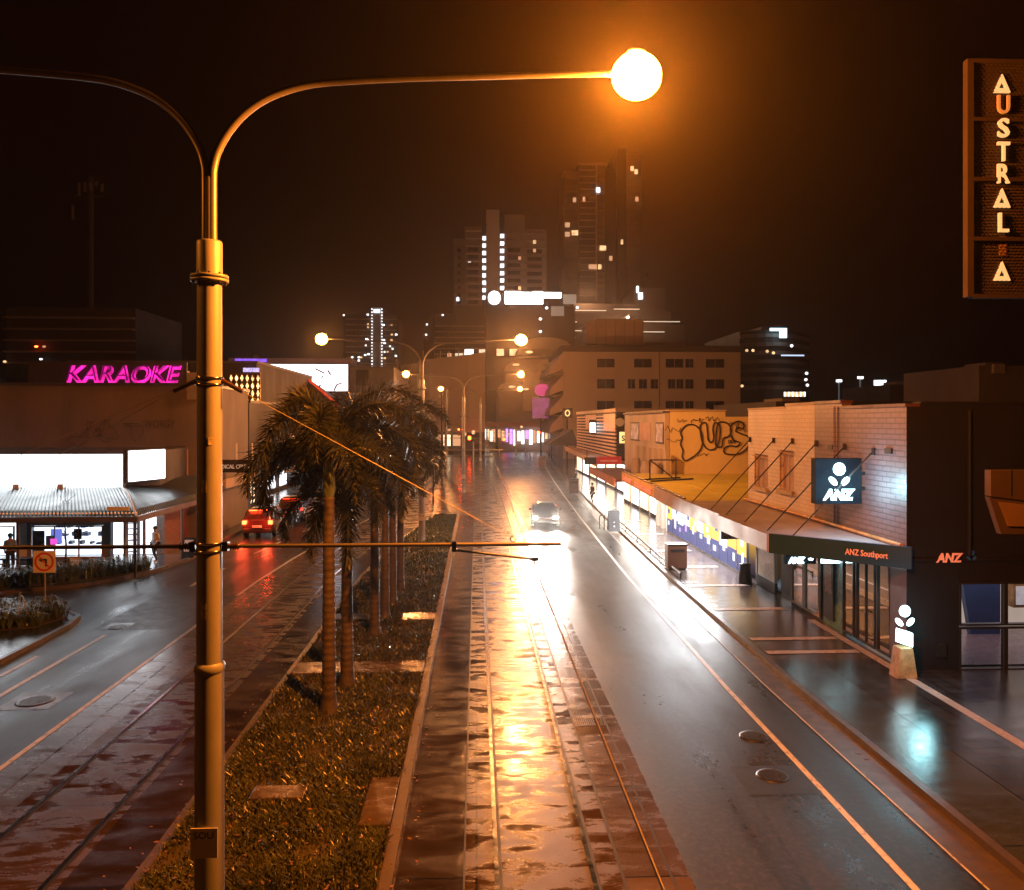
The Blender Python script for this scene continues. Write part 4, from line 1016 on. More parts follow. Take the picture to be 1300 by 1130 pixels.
# street-level bank front on x = 11.5
def ya(px): return XP(px, 535, XF).y
zs = 2.9
MB().prism([(XF, YC, .1), (XF, ya(1131), .1), (XF, ya(1126), 3.1), (XF, YC, 3.1)], (.25, 0, 0)).build('maroon_panel', M['maroon'], bk)
fr = MB()
cols = [1131, 1112, 1111, 1085, 1084, 1069, 1067, 1043]
def pane_x(p0, p1, m, nm='shop_window', mull=True, z0=.2, z1=2.85, fm='black', x=XF):
    a, c = sorted((XP(p0, 535, x).y, XP(p1, 535, x).y)); w = .05
    f = MB().box(x, a, z0, x+.1, a+w, z1).box(x, c-w, z0, x+.1, c, z1).box(x, a+w, z0, x+.1, c-w, z0+w).box(x, a+w, z1-w, x+.1, c-w, z1)
    if mull: f.box(x+.01, (a+c)/2-.02, z0+w, x+.08, (a+c)/2+.02, z1-w)
    o = f.build(nm, M[fm], bk)
    MB().quad((x+.05, a+w, z0+w), (x+.05, c-w, z0+w), (x+.05, c-w, z1-w), (x+.05, a+w, z1-w)).build('pane', m, o)
    return o
pane_x(1130, 1112, M['teal_glass'], 'shop_window', False)
d = pane_x(1110, 1086, M['teal_glass'], 'double_door')
yh = (ya(1110)+ya(1086))/2
MB().box(XF-.06, yh-.16, 1.15, XF-.02, yh-.06, 1.2).box(XF-.06, yh+.06, 1.15, XF-.02, yh+.16, 1.2).build('handle', M['steel_rail'], d)
pane_x(1083, 1069, M['teal_glass'], 'shop_window', False)
M['teal_wall'] = mat('teal_tiles', (.12, .3, .33), .25, var=.15, vs=2)
MB().box(XF+.06, ya(1067), .1, XF+.2, ya(1043), 2.95).build('teal_wall', M['teal_wall'], bk)
at = thing('cash_machine', 'dark upright cash machine panel set on the teal wall beside the glass doors', 'cash machine', (XF, ya(1054), .1))
MB().box(XF-.02, ya(1058), .35, XF+.05, ya(1046), 2.6).build('panel', M['black'], at)
MB().box(XF-.03, ya(1056.5), 1.2, XF-.021, ya(1048), 2.3).build('screen', mat('poster_photo', (.2, .1, .07), .3, var=.95, vs=5), at)
pane_x(1042, 1040, M['dark_glass'], 'shop_window', False)
MB().tube([(XF-.06, yst0+.4, 3.5), (XF-.06, yst0+.4, zB-.1)], .04, 8).build('down_pipe', M['mauve_brick'], bk)
for yy in (21.3, 24.9): MB().box(XF-.05, yy, 5.9, XF-.001, yy+.35, 6.05).build('wall_vent', M['groove'], bk)
MB().tube([(13.2, YC-.07, 3.2), (13.2, YC-.07, 7.1)], .05, 8).build('side_pipe', M['charcoal'], bk)
MB().box(12.3, YC-.1, .5, 12.55, YC-.021, .85).build('meter_box', M['dark_metal'], bk)
# recessed doors further along and their side
for p0, p1, m in ((1039, 1021, 'glass'), (1019, 1004, 'glass')): pane_x(p0, p1, M[m], 'recessed_door', False, fm='cream')
MB().box(XF+.05, ya(1003), .1, XF+.3, ya(990), 2.95).build('recess_shade', M['black'], bk)  # black block drawn for the shade inside the recess
# bank interior
MB().box(XF+4, YC+4.3, .1, XF+4.1, YE, 3.1).build('inner_wall', mat('bank_interior_glow', (.25, .4, .45), .5, em=(.4, .8, .9), es=.45), bk)  # wall glows by itself, standing for the lit room
MB().quad((XF+.3, YC+4.2, .15), (XF+4, YC+4.2, .15), (XF+4, YE, .15), (XF+.3, YE, .15)).build('inner_floor', mat('carpet', (.1, .14, .17), .6), bk)
MB().box(XF+1.2, YC+1.5, 3.0, XF+1.35, YE-6, 3.04).box(XF+2.6, YC+4.5, 3.0, XF+2.75, YE-6, 3.04).build('inner_tube_light', glow('inner_tubes', (.75, .95, 1), 16), bk)
# splayed awning with fascia
def awn_x(y): return interp([(20, 8.6), (33, 8.85), (52, 9.75), (66, 10.2)], y)
aw = thing('street_awning', 'sheet awning of the bank with blue-grey corner fascia held by tie rods', 'awning', (9.5, 26, 2.9))
A, B = Vector((8.7, 23.1, 0)), Vector((11.5, 20.35, 0)); dr = (B-A).normalized(); nn = Vector((dr.y, -dr.x, 0))
MB().slab([A[:2], B[:2], (B-nn*.12)[:2], (A-nn*.12)[:2]], 2.88, 3.46).build('corner_fascia', M['teal_fascia'], aw)
MB().text('ANZ Southport', A.lerp(B, (1089-985)/(1168-985))+nn*.03+Vector((0, 0, 3.1)), dr, (0, 0, 1), .17, .02, .012, fit=(B-A).length*.285).build('fascia_lettering', M['orange_letter'], aw)
MB().box(8.69, 23.25, 2.9, 8.81, 28.1, 3.42).build('side_fascia', M['grey_fascia'], aw)
MB().slab([(8.82, 23.3), (8.8, 33.3), (11.48, 33.3), (11.48, 20.7)], 3.3, 3.4).build('sheeting', M['roof_sheet'], aw)
MB().tube([(11.42, 20.7, 3.46), (11.42, 26, 3.5), (11.42, 33.2, 3.5)], .06, 8).build('flashing', M['timber'], aw)
MB().slab([(9.0, 23.6), (9.0, 33.2), (11.4, 33.2), (11.4, 21.2)], 2.99, 3.02).build('soffit', M['sign_white'], aw)
for px, py in ((953, 558), (983, 559), (1007, 560), (1037, 563), (1073, 567), (1110, 573)):
    p = XP(px, py, XF); q = Vector((8.95, p.y-.2, 3.43))
    if p.y < 23.6: q = Vector((9.3, p.y+.5, 3.43))
    MB().tube([p+Vector((-.03, 0, 0)), q], .022, 8).lathe([(.07, -.1), (.07, .1)], p+Vector((-.02, 0, 0)), 8).build('tie_rod', M['dark_metal'], aw)
# long grey fascia, then yellow one
MB().box(8.74, 28.11, 2.88, 8.84, 33.3, 3.46).build('side_fascia', M['grey_fascia'], aw)
c1 = thing('lit_sign', 'bank name sign glowing cyan-white under the awning, left of the two', 'sign', (9.4, 25, 2.6), group='glowing bank signs under the awning')
def under_sign(t, p0, p1, y0, y1, Y, txt=None):
    MB().box(WX(p0, Y), Y, WZ(y1, Y), WX(p1, Y), Y+.15, WZ(y0, Y)).build('case', M['bank_board'], t)
    if txt:
        m = MB().text(txt, (WX(p0+3, Y), Y-.03, WZ(y1-1.5, Y)), (1, 0, 0), (0, 0, 1), .2, .04, .05, fit=WX(p0+(p1-p0)*.62, Y)-WX(p0+3, Y), shear=.2)
        leaf_mark((WX(p0+(p1-p0)*.82, Y), Y-.0, WZ((y0+y1)/2+1, Y)), (1, 0, 0), .16, m, (0, -1, 0)); m.build('lettering', M['bank_glow'], t)
    else: MB().box(WX(p0+1, Y), Y-.02, WZ(y1-1, Y), WX(p1-1, Y), Y-.001, WZ(y0+1, Y)).build('lit_face', M['bank_glow'], t)
under_sign(c1, 997, 1036, 705, 719.5, 25.9, 'ANZ')
c2 = thing('lit_sign', 'plain cyan-white lit strip sign under the awning, right of the bank name', 'sign', (9.9, 24.4, 2.6), group='glowing bank signs under the awning')
under_sign(c2, 1041, 1073, 709, 719.5, 24.6)
# projecting square sign with the emblem
ps = thing('projecting_sign', 'square dark sign with glowing white emblem and bank name jutting from the brick', 'sign', (10.4, 22.9, 4))
YS_ = 22.8; x0, x1 = WX(1035, YS_), WX(1094, YS_); z0, z1 = WZ(642, YS_), WZ(583, YS_)
MB().box(x0, YS_, z0, x1, YS_+.3, z1).build('case', M['bank_board'], ps, bevel=.01)
MB().box(x1, YS_+.05, z0+.4, XF, YS_+.2, z0+.5).box(x1, YS_+.05, z1-.5, XF, YS_+.2, z1-.4).build('bracket', M['dark_metal'], ps)
for yy, un, ux in ((YS_-.01, (0, -1, 0), (1, 0, 0)), (YS_+.34, (0, -1, 0), (1, 0, 0))):
    m = leaf_mark((WX(1065, YS_), yy, WZ(611, YS_)), ux, .62, MB(), un)
    m.text('ANZ', (WX(1044, YS_), yy-.03, WZ(636, YS_)), (1, 0, 0), (0, 0, 1), .3, .04, .06, fit=WX(1084, YS_)-WX(1044, YS_), shear=.2)
    m.build('emblem', M['bank_glow'], ps)
l = lamp_light(WX(1065, YS_)+.0, YS_-1.1, WZ(615, YS_), 260, .35, 'sign_glow', ps, (.42, .85, 1))
# pedestal sign at the corner
pd = thing('pedestal_sign', 'glowing leaf emblem and bank name on a tapering stone pedestal at the corner', 'sign', (11.2, 20.0, .13))
YP_ = 19.9; xc = WX(1151, YP_)
MB().prism([(xc-.26, YP_, .13), (xc+.3, YP_, .13), (xc+.18, YP_, WZ(831, YP_)), (xc-.15, YP_, WZ(831, YP_))], (0, .4, 0)).build('pedestal', mat('sandstone', (.32, .22, .1), .6, bs=20, var=.5, vs=5), pd, bevel=.02)
m = leaf_mark((xc, YP_+.1, WZ(796, YP_)), (1, 0, 0), .5, MB(), (0, -1, 0)); m.build('emblem', M['bank_glow'], pd)
MB().prism([(xc-.2, YP_+.06, WZ(823, YP_)), (xc+.2, YP_+.06, WZ(830, YP_)), (xc+.2, YP_+.06, WZ(812, YP_)), (xc-.18, YP_+.06, WZ(806, YP_))], (0, .12, 0)).build('name_plate', M['bank_glow'], pd)
MB().text('ANZ', (xc-.17, YP_+.05, WZ(823, YP_)), (1, 0, -.15), (0, 0, 1), .22, .01, .02, fit=.34).build('lettering', mat('pale_blue_letter', (.3, .6, .8), .4, em=(.4, .8, 1), es=1.0), pd)
lamp_light(xc, YP_-.7, WZ(800, YP_), 75, .2, 'sign_glow', pd, (.4, .9, 1))
# vertical theatre sign, top right, and projecting oriel
YV = 12.0
vs_ = thing('blade_sign', 'tall dark mesh blade sign reading AUSTRALIA in warm lit letters', 'sign', (WX(1275, YV), YV, WZ(372, YV)))
x0, x1 = WX(1228.5, YV), WX(1325, YV); z0, z1 = WZ(372, YV), WZ(61, YV)
br_m = mat('bronze_frame', (.02, .013, .011), .75, 0, spec=.12)
f = MB().box(x0, YV, z0, x0+.1, YV+.12, z1).box(x1-.1, YV, z0, x1, YV+.12, z1)
for py in (371, 296, 218, 139.5, 63): zc = WZ(py, YV); f.box(x0+.1, YV, zc-.03, x1-.1, YV+.12, zc+.03)
f.build('frame', br_m, vs_)
MB().box(x0+.1, YV+.07, z0+.03, x1-.1, YV+.1, z1-.03).build('backing', mat('sign_backing', (.02, .014, .01), .6), vs_)
# perforated face: rows of small raised rings
b = MB(); nx = 13; 
import itertools
zz_ = z0+.06; row = 0
while zz_ < z1-.05:
    for i in range(nx):
        xx_ = x0+.16+i*(x1-x0-.3)/nx+(.04 if row % 2 else 0)
        b.tube([(xx_, YV+.05, zz_), (xx_+.028, YV+.05, zz_+.028)], .006, 3).tube([(xx_, YV+.05, zz_), (xx_-.028, YV+.05, zz_+.028)], .006, 3)
    zz_ += .048; row += 1
b.build('mesh_panel', mat('mesh_bronze', (.05, .03, .02), .4, .5), vs_)
warm = glow('warm_letter', (1, .55, .2), 1.15); dimw = glow('dim_letter', (1, .4, .08), .45)
def letter(ch, py0, py1, pw=19, m=warm):
    hz = WZ(py0, YV)-WZ(py1, YV); cx = WX(1274.5, YV); w = pw*YV/F
    if ch == 'A':
        zb = WZ(py1, YV); o = MB(); P = lambda x, z: (cx+x*w/2*1.15, YV+.03, zb+z*hz)
        # triangle with a triangular hole
        out = [P(-1, 0), P(1, 0), P(0, 1)]; inn = [P(-.42, .22), P(.42, .22), P(0, .62)]
        vs = out+inn; vs2 = [(p[0], p[1]+.06, p[2]) for p in vs]
        o.add(vs+vs2, [(0, 1, 4, 3), (1, 2, 5, 4), (2, 0, 3, 5), (6, 9, 10, 7), (7, 10, 11, 8), (8, 11, 9, 6), (0, 6, 7, 1), (1, 7, 8, 2), (2, 8, 6, 0), (3, 4, 10, 9), (4, 5, 11, 10), (5, 3, 9, 11)])
    else:
        o = MB().text(ch, (cx-w/2*.9, YV+.03, WZ(py1, YV)), (1, 0, 0), (0, 0, 1), hz, .04, .012, fit=w*.9)
        zmin = min(v[2] for v in o.v); zmax = max(v[2] for v in o.v); zb = WZ(py1, YV)
        o.v = [(v[0], v[1]-.0, zb+(v[2]-zmin)*hz/(zmax-zmin)) for v in o.v]
    o.build('letter', m, vs_)
letter('A', 79, 103); letter('U', 108, 132, 18, dimw); letter('S', 138, 163, 17); letter('T', 169, 194, 18); letter('R', 198, 223, 18); letter('A', 229, 254); letter('L', 262, 287, 15)
letter('A', 325, 350)
b = MB().box(WX(1274, YV)-.03, YV+.05, WZ(317, YV), WX(1278, YV)+.03, YV+.11, WZ(292, YV)); b.build('letter', mat('unlit_letter', (.12, .06, .03), .5), vs_)
MB().box(x1, YV+.1, WZ(110, YV), 18, YV+.25, WZ(100, YV)).box(x1, YV+.1, WZ(330, YV), 18, YV+.25, WZ(320, YV)).build('bracket', M['dark_metal'], vs_)
# theatre side the sign hangs from, outside the frame on the right
th = thing('theatre_building', 'brown panelled box projecting over the pavement at the right edge', 'building', (17, 13, 4))
Yt = 13.5
bp = mat('bronze_panel', (.045, .028, .018), .7, spec=.15, var=.15)
MB().prism([YP(1258, 597, Yt), YP(1258, 630, Yt), YP(1420, 650, Yt), YP(1420, 597, Yt)], (0, .17, 0)).build('upper_box', bp, th)
MB().prism([YP(1256, 631, Yt+.02), YP(1271, 678, Yt+.02), YP(1420, 679, Yt+.02), YP(1420, 651, Yt+.02)], (0, .13, 0)).build('lower_box', bp, th)
MB().prism([YP(1268, 637, Yt), YP(1280, 668, Yt), YP(1420, 672, Yt), YP(1420, 654, Yt)], (0, .04, 0)).build('inset_panel', mat('inset_bronze', (.12, .07, .035), .5), th)
MB().box(WX(1283, Yt), Yt-.01, WZ(632, Yt), WX(1284, Yt), Yt+.02, WZ(598, Yt)).build('panel_joint', M['groove'], th)
MB().box(17.5, 4, 0, 30, 16.6, 14).build('rear_wall', M['charcoal'], th)

# discount chemist: low shop with yellow roof and lit windows -------------------
ch = thing('chemist_shop', 'low shop with yellow painted roof, lettered fascia and bright poster windows', 'shop', (11.6, 42, 0))
MB().box(XF, YE+.02, 3.0, 17.9, 51, 3.35).build('roof_slab', M['yellow_roof'], ch)
MB().slab([(awn_x(33.4), 33.35), (awn_x(52), 52), (XF-.02, 52), (XF-.02, 33.35)], 3.2, 3.34).build('awning_sheet', M['yellow_roof'], ch)
ys = [33.35, 36, 40, 44, 48, 52]
b = MB(); 
for a, c in zip(ys, ys[1:]): b.slab([(awn_x(a)-.1, a), (awn_x(c)-.1, c), (awn_x(c), c), (awn_x(a), a)], 2.85, 3.46)
b.v = b.v; yl = MB()
g = MB()
for a, c in zip(ys[:2], ys[1:3]): g.slab([(awn_x(a)-.1, a), (awn_x(c)-.1, c), (awn_x(c), c), (awn_x(a), a)], 2.85, 3.46)
g.build('grey_fascia', M['grey_fascia'], ch)
for a, c in zip(ys[2:], ys[3:]): yl.slab([(awn_x(a)-.1, a), (awn_x(c)-.1, c), (awn_x(c), c), (awn_x(a), a)], 2.85, 3.46)
yl.build('yellow_fascia', mat('fascia_yellow', (.55, .33, .08), .45), ch)
MB().tube([(awn_x(y)+.05, y, 3.5) for y in ys], .05, 6).build('edge_rail', M['dark_metal'], ch)
A, B = Vector((awn_x(51.5)-.13, 51.5, 2.98)), Vector((awn_x(46.8)-.13, 46.8, 2.98))
MB().text('CHEMIST', A, B-A, (0, 0, 1), .3, .03, .02, fit=4.2).build('lettering', M['orange_letter'], ch)
A, B = Vector((awn_x(46.2)-.13, 46.2, 2.98)), Vector((awn_x(40.3)-.13, 40.3, 2.98))
MB().text('DISCOUNT CHEMIST', A, B-A, (0, 0, 1), .3, .03, .02, fit=5.6).build('lettering', M['orange_letter'], ch)
M['post_y'] = glow('yellow_poster', (1, .55, .06), 1.25); M['post_b'] = glow('blue_poster_low', (.02, .06, .3), .55); M['post_w'] = glow('white_poster', (.9, .93, 1), 1.15)
M['post_p'] = glow('purple_poster', (.5, .3, .8), 1.2)
r = random.Random(9)
n = 11; y0_, y1_ = YE+.25, 47.2
for i in range(n):
    a = y0_+(y1_-y0_)*i/n; c = y0_+(y1_-y0_)*(i+1)/n
    f = MB().box(XF+.02, a, .15, XF+.12, a+.06, 2.85).box(XF+.02, a+.06, .15, XF+.12, c, .22).box(XF+.02, a+.06, 2.78, XF+.12, c, 2.85).build('poster_window', M['steel_rail'], ch)
    MB().box(XF+.03, a+.06, .22, XF+.06, c, .95+.12*(i % 2)).build('lower_poster', M['post_b'], f)
    MB().box(XF+.03, a+.06, .96+.12*(i % 2), XF+.06, c, 2.78).build('upper_poster', M['post_y'] if i in (0, 1, 3, 4, 6, 10) else M['post_w'], f)
    for j in range(3):
        zc = .5+j*.75+r.uniform(0, .3); yc = r.uniform(a+.15, c-.5)
        MB().box(XF+.015+j*.004, yc, zc, XF+.029, yc+r.uniform(.25, .45), zc+r.uniform(.2, .5)).build('poster_detail', M[r.choice(('post_w', 'post_p', 'post_w', 'post_b'))], f)
MB().box(XF+.5, YE+.1, 0, XF+1, 47.2, 3.0).build('inner_wall', M['sign_white'], ch)
# recessed entrance beyond
MB().box(XF+2.6, 47.2, .1, XF+2.7, 51, 3.0).build('entrance_back', M['cool_shop'], ch)
for y in (47.25, 48.6, 50.0): MB().box(XF+.05, y, .13, XF+.35, y+.35, 3.0).build('entrance_pier', M['cream'], ch)
tube = glow('canopy_tube', (.96, .98, 1), 55)
for i, y in enumerate((35.5, 38.5, 41.5, 44.5, 47.5, 50.3)):
    f = MB().box(10.0, y-.1, 3.1, 10.25, y+1.4, 3.17).build('tube_light', M['sign_white'], ch)
    MB().box(10.05, y-.05, 3.05, 10.2, y+1.35, 3.095).build('diffuser', tube, f)
def area(loc, sx, sy, p, col, parent, rot=(0, 0, 0), name='soffit_lamp'):
    l = bpy.data.lights.new(name, 'AREA'); l.shape = 'RECTANGLE'; l.size = sx; l.size_y = sy; l.energy = p; l.color = col
    o = bpy.data.objects.new(name, l); COL.objects.link(o); o.rotation_euler = rot; o.location = loc; o.parent = parent; o.location = Vector(loc)-Vector(parent.location)
    return o
area((10.2, 40, 3.04), .5, 13, 2800, (.93, .96, 1), ch); area((10.2, 49, 3.04), .3, 5, 500, (1, .93, .85), ch)
# name blade below the awning
nb = thing('hanging_sign', 'mauve sign panel with pale script and dark letters hung on the grey fascia', 'sign', (8.7, 33.5, 2.4))
Yn = 32.6
MB().box(WX(916, Yn), Yn, WZ(687, Yn), WX(947, Yn), Yn+.1, WZ(657, Yn)).build('board', mat('mauve_board', (.28, .18, .18), .5), nb)
MB().text('ari', (WX(923, Yn), Yn-.03, WZ(674, Yn)), (1, 0, 0), (0, 0, 1), .3, .03, .02, fit=.4).build('script', M['sign_white'], nb)
MB().text('APWE', (WX(918, Yn), Yn-.02, WZ(686, Yn)), (1, 0, 0), (0, 0, 1), .14, .02, .015, fit=.5).build('lettering', M['sign_black'], nb)
# shop between the chemist windows and the bank recess
bt = thing('poster_window', 'framed shop window of faded photographs between the lit windows and the bank', 'window', (XF, ya(975), .1))
y0_, y1_ = ya(984), ya(960)
MB().box(XF-.02, y0_, .15, XF+.1, y1_, .55).build('stall_riser', M['dark_wall'], bt)
MB().box(XF-.02, y0_, .551, XF+.1, y0_+.1, 2.9).box(XF-.02, y1_-.1, .551, XF+.1, y1_, 2.9).box(XF-.02, y0_+.1, 2.8, XF+.1, y1_-.1, 2.9).build('frame', M['cream'], bt)
MB().box(XF+.02, y0_+.1, .551, XF+.05, y1_-.1, 2.8).build('photograph', mat('faded_photo', (.3, .22, .17), .25, em=(1, .75, .6), es=.12, var=.9, vs=3), bt)
# steel frame on the yellow roof
fr = thing('roof_frame', 'dark steel sign frame standing on the yellow shop roof', 'frame', (WX(842, 47), 47, 3.35))
p = lambda x, y, Y: YP(x, y, Y)
b = MB()
zr = 3.37
Q = [YP(825, 602, 45.5), YP(858, 597, 45.5), YP(825, 584, 45.5), YP(858, 584, 45.5)]
Q[0].z = zr; Q[1].z = zr
for a, c in ((0, 2), (1, 3), (2, 3), (2, 1)): b.tube([Q[a], Q[c]], .04, 6)
b.tube([(Q[0].x-.6, 45.5, zr+.03), (Q[1].x+.7, 47.2, zr+.03)], .05, 6).tube([(Q[0].x-.2, 44.3, zr+.03), (Q[1].x+1.2, 46.2, zr+.03)], .05, 6)
b.build('steel_bars', M['dark_metal'], fr)

# graffiti wall building ------------------------------------------------------
YG = 51.0
gr = thing('graffiti_building', 'pale art deco building whose yellow side wall carries bubble graffiti', 'building', (14, 56, 0))
xg0 = WX(850, YG); xg1 = WX(921, YG); xg2 = WX(965, YG)
zg = WZ(522, YG); zg2 = WZ(529, YG)
MB().box(xg0+.01, YG+.02, 0, xg1, 66, zg).box(xg1, YG+.02, 0, xg2+6, 66, zg2).build('side_wall', M['yellow_wall'], gr)
MB().box(xg0-.06, YG-.05, zg, xg1+.05, 66, zg+.1).build('coping', M['cream'], gr)
ink = mat('graffiti_ink', (.02, .015, .012), .5); fill = mat('graffiti_fill', (.5, .32, .12), .6)
# bubble letters D U P S drawn as closed outlines
def gpt(x, y): return YP(x, y, YG)
shapes = [
 [(870,541),(877,539),(884,541),(890,548),(892,558),(890,569),(884,577),(877,582),(870,585),(866,580),(867,572),(864,564),(866,556),(864,549)],
 [(889,540),(896,537),(898,548),(899,558),(903,562),(906,556),(905,545),(907,537),(913,539),(914,550),(912,562),(907,570),(900,571),(894,566),(890,556)],
 [(911,538),(919,536),(926,540),(928,547),(925,554),(918,557),(916,567),(909,566),(909,553)],
 [(927,545),(930,538),(938,535),(944,539),(943,544),(937,543),(934,547),(941,551),(950,555),(951,565),(944,573),(934,577),(921,576),(919,570),(926,566),(935,567),(939,562),(930,558)]]
b = MB(); ink_b = MB()
for si, S in enumerate(shapes):
    n = len(S); P = []
    for i in range(n):
        p0, p1, p2, p3 = [Vector((*S[(i+j-1) % n], 0)) for j in range(4)]
        for s in range(4):
            u = s/4; q = .5*((2*p1)+(p2-p0)*u+(2*p0-5*p1+4*p2-p3)*u*u+(3*p1-p0-3*p2+p3)*u**3); P.append(q)
    W3 = [gpt(q.x, q.y)+Vector((0, -.004*(si+1), 0)) for q in P]
    b.prism(W3, (0, .003, 0)) if False else None
    ink_b.tube([w+Vector((0, .0, 0)) for w in W3]+[W3[0]], .055, 6, cap=False)
ink_b.text('S&N', YP(924, 563, YG-.01), (1, 0, 0), (0, 0, 1), .25, .01, .02, fit=.5)
for cx, cy, nn_, s in ((885, 534, 9, .5), (905, 532, 8, .5), (855, 545, 5, .6), (857, 560, 5, .6), (860, 585, 6, .5), (893, 577, 6, .4), (935, 538, 7, .6), (943, 545, 7, .6), (866, 534, 4, .4)):
    rr = random.Random(cx*cy); c = YP(cx, cy, YG-.01); q = []
    for i in range(nn_*2): q.append((c.x+s*(i/nn_-1)*.9+rr.uniform(-.08, .08), c.y, c.z+rr.uniform(-.22, .22)*s*1.6))
    ink_b.tube(q, .016, 4)
ink_b.build('graffiti', ink, gr)
# street front of the deco building on x = xg0, with pilasters and two windows
xd = xg0
def yd(px): return XP(px, 535, xd).y
MB().box(xd-.3, YG+.0, 0, xd, 65, WZ(524, YG)).build('front_wall', M['cream'], gr)
MB().box(xd-.45, YG-.02, WZ(524, YG), xd+.0, 65.1, WZ(524, YG)+.12).build('front_coping', M['dark_wall'], gr)
for a, c in ((843, 833), (812, 801)):
    ya_, yb_ = sorted((XP(a, 535, xd-.3).y, XP(c, 535, xd-.3).y)); z0, z1 = 5.3, 6.75
    w = MB().box(xd-.34, ya_, z0, xd-.301, yb_, z1).build('window', M['dark_wall'], gr)
    MB().box(xd-.36, ya_+.2, z0+.12, xd-.341, yb_-.2, z1-.12).build('pane', glow('warm_pane', (1, .5, .25), .35, .9, 3), w)
MB().box(xd-.33, XP(831, 535, xd).y, 5.4, xd-.301, XP(815, 535, xd).y, 6.7).build('blind_panel', mat('pink_panel', (.5, .3, .25), .6), gr)
for i in range(6):
    y = XP(848-i*7.4, 535, xd-.3).y
    MB().box(xd-.46, y, 3.4, xd-.301, y+.42, 4.95).build('pilaster', M['cream'], gr)
for i in range(3):
    y = XP(838-i*13, 535, xd-.5).y; MB().lathe([(.3, 0), (.42, .5), (.3, 1.0), (.36, 1.1)], (xd-.8, y, 2.95), 10).build('urn', M['cream'], gr)
MB().box(xd-2.6, 52.1, 2.75, xd-.31, 66, 2.9).build('awning', mat('brown_awning', (.12, .06, .04), .5), gr)
MB().prism([(awn_x(52.1)-.6, 52.1, 2.45), (awn_x(66)-.7, 66, 2.45), (awn_x(66)-.7, 66, 3.0), (awn_x(52.1)-.6, 52.1, 3.0)], (.1, 0, 0)).build('awning_fascia', mat('orange_fascia', (.42, .16, .07), .5), gr)
MB().slab([(awn_x(52.1)-.5, 52.1), (awn_x(66)-.6, 66), (xd-2.6, 66), (xd-2.6, 52.1)], 2.75, 2.9).build('awning_sheet', mat('brown_awning_b', (.1, .05, .035), .5), gr)
for i in range(4):
    a = 52.5+i*3.3
    f = MB().box(xd-.32, a, .14, xd-.3, a+2.9, 2.6).build('shop_window', M['dark_metal'], gr)
    MB().box(xd-.34, a+.1, .4, xd-.321, a+2.8, 2.5).build('lit_pane', M['warm_shop'] if i % 2 else M['cool_shop'], f)
area((xd-1.4, 59, 2.7), .3, 10, 700, (1, .85, .65), gr)

# striped building and canopy --------------------------------------------------
xs = 13.5
sb = thing('striped_building', 'dark building fronted with white horizontal slats and a glowing square lamp', 'building', (15, 90, 0))
ys0, ys1 = XP(783, 535, xs).y, XP(733, 535, xs).y
zs1 = XP(760, 523.5, xs).z
MB().box(xs, ys0, 0, xs+9, ys1, zs1-.1).build('wall', M['charcoal'], sb)
MB().box(xs-.15, ys0-.1, zs1-.1, xs+9, ys1, zs1+.25).build('coping', M['cream'], sb)
pink = mat('pale_slats', (.6, .42, .38), .5)
for i in range(12):
    z = 3.3+i*(zs1-3.5)/12; MB().box(xs-.12, ys0+.1, z, xs-.001, ys1-.2, z+.16).build('slat', pink, sb)
for a, c in ((758, 745), (783, 768)):
    u, v = sorted((XP(a, 535, xs).y, XP(c, 535, xs).y)); MB().box(xs-.16, u, zs1-1.9, xs-.121, v, zs1-.25).build('pale_panel', pink, sb)
z0, z1 = WZ(552, ys0+10), WZ(534, ys0+10)
wl = thing('square_lamp', 'white glowing square lantern fixed on the slatted front', 'lamp', (xs-.6, ys0+12, z0))
yl_ = XP(753, 535, xs-.5).y
MB().box(xs-.9, yl_, WZ(551, yl_), xs-.2, yl_+.3, WZ(533, yl_)).build('case', M['dark_metal'], wl)
MB().box(xs-.85, yl_-.03, WZ(549, yl_), xs-.25, yl_-.001, WZ(537, yl_)).build('lit_face', M['bank_glow'], wl)
MB().box(xs+.01, ys0-.06, 3.2, xs+3, ys0-.001, zs1-.1).build('end_panel', M['black'], sb)
for i in range(8): MB().box(xs+.05, ys0-.1, 3.6+i*.45, xs+2.9, ys0-.061, 3.66+i*.45).build('end_slat', M['dark_wall'], sb)
MB().lathe([(.3, 0), (.3, .05)], (0, 0, 0), 20).build('x', M['sign_white'], sb) if False else None
c = YP(787, 536, ys0-.15); b = MB(); b.prism([(c.x+.42*math.cos(i*.314), c.y, c.z+.42*math.sin(i*.314)) for i in range(20)], (0, .05, 0)); b.build('round_emblem', M['sign_white'], sb)
ysg = thing('blade_sign', 'small yellow lit square sign with a black S on the dark end wall', 'sign', YP(793, 563, 70))
MB().box(WX(787, 70), 70, WZ(563, 70), WX(799.5, 70), 70.25, WZ(548.5, 70)).build('case', glow('yellow_sign', (1, .7, .25), 1.6), ysg)
MB().text('Su', (WX(789, 70), 69.97, WZ(560, 70)), (1, 0, 0), (0, 0, 1), .5, .02, .03, fit=.6).build('lettering', M['sign_black'], ysg)
MB().box(WX(799.5, 70), 70.05, WZ(557, 70), 14.6, 70.2, WZ(554, 70)).build('bracket', M['dark_metal'], ysg)
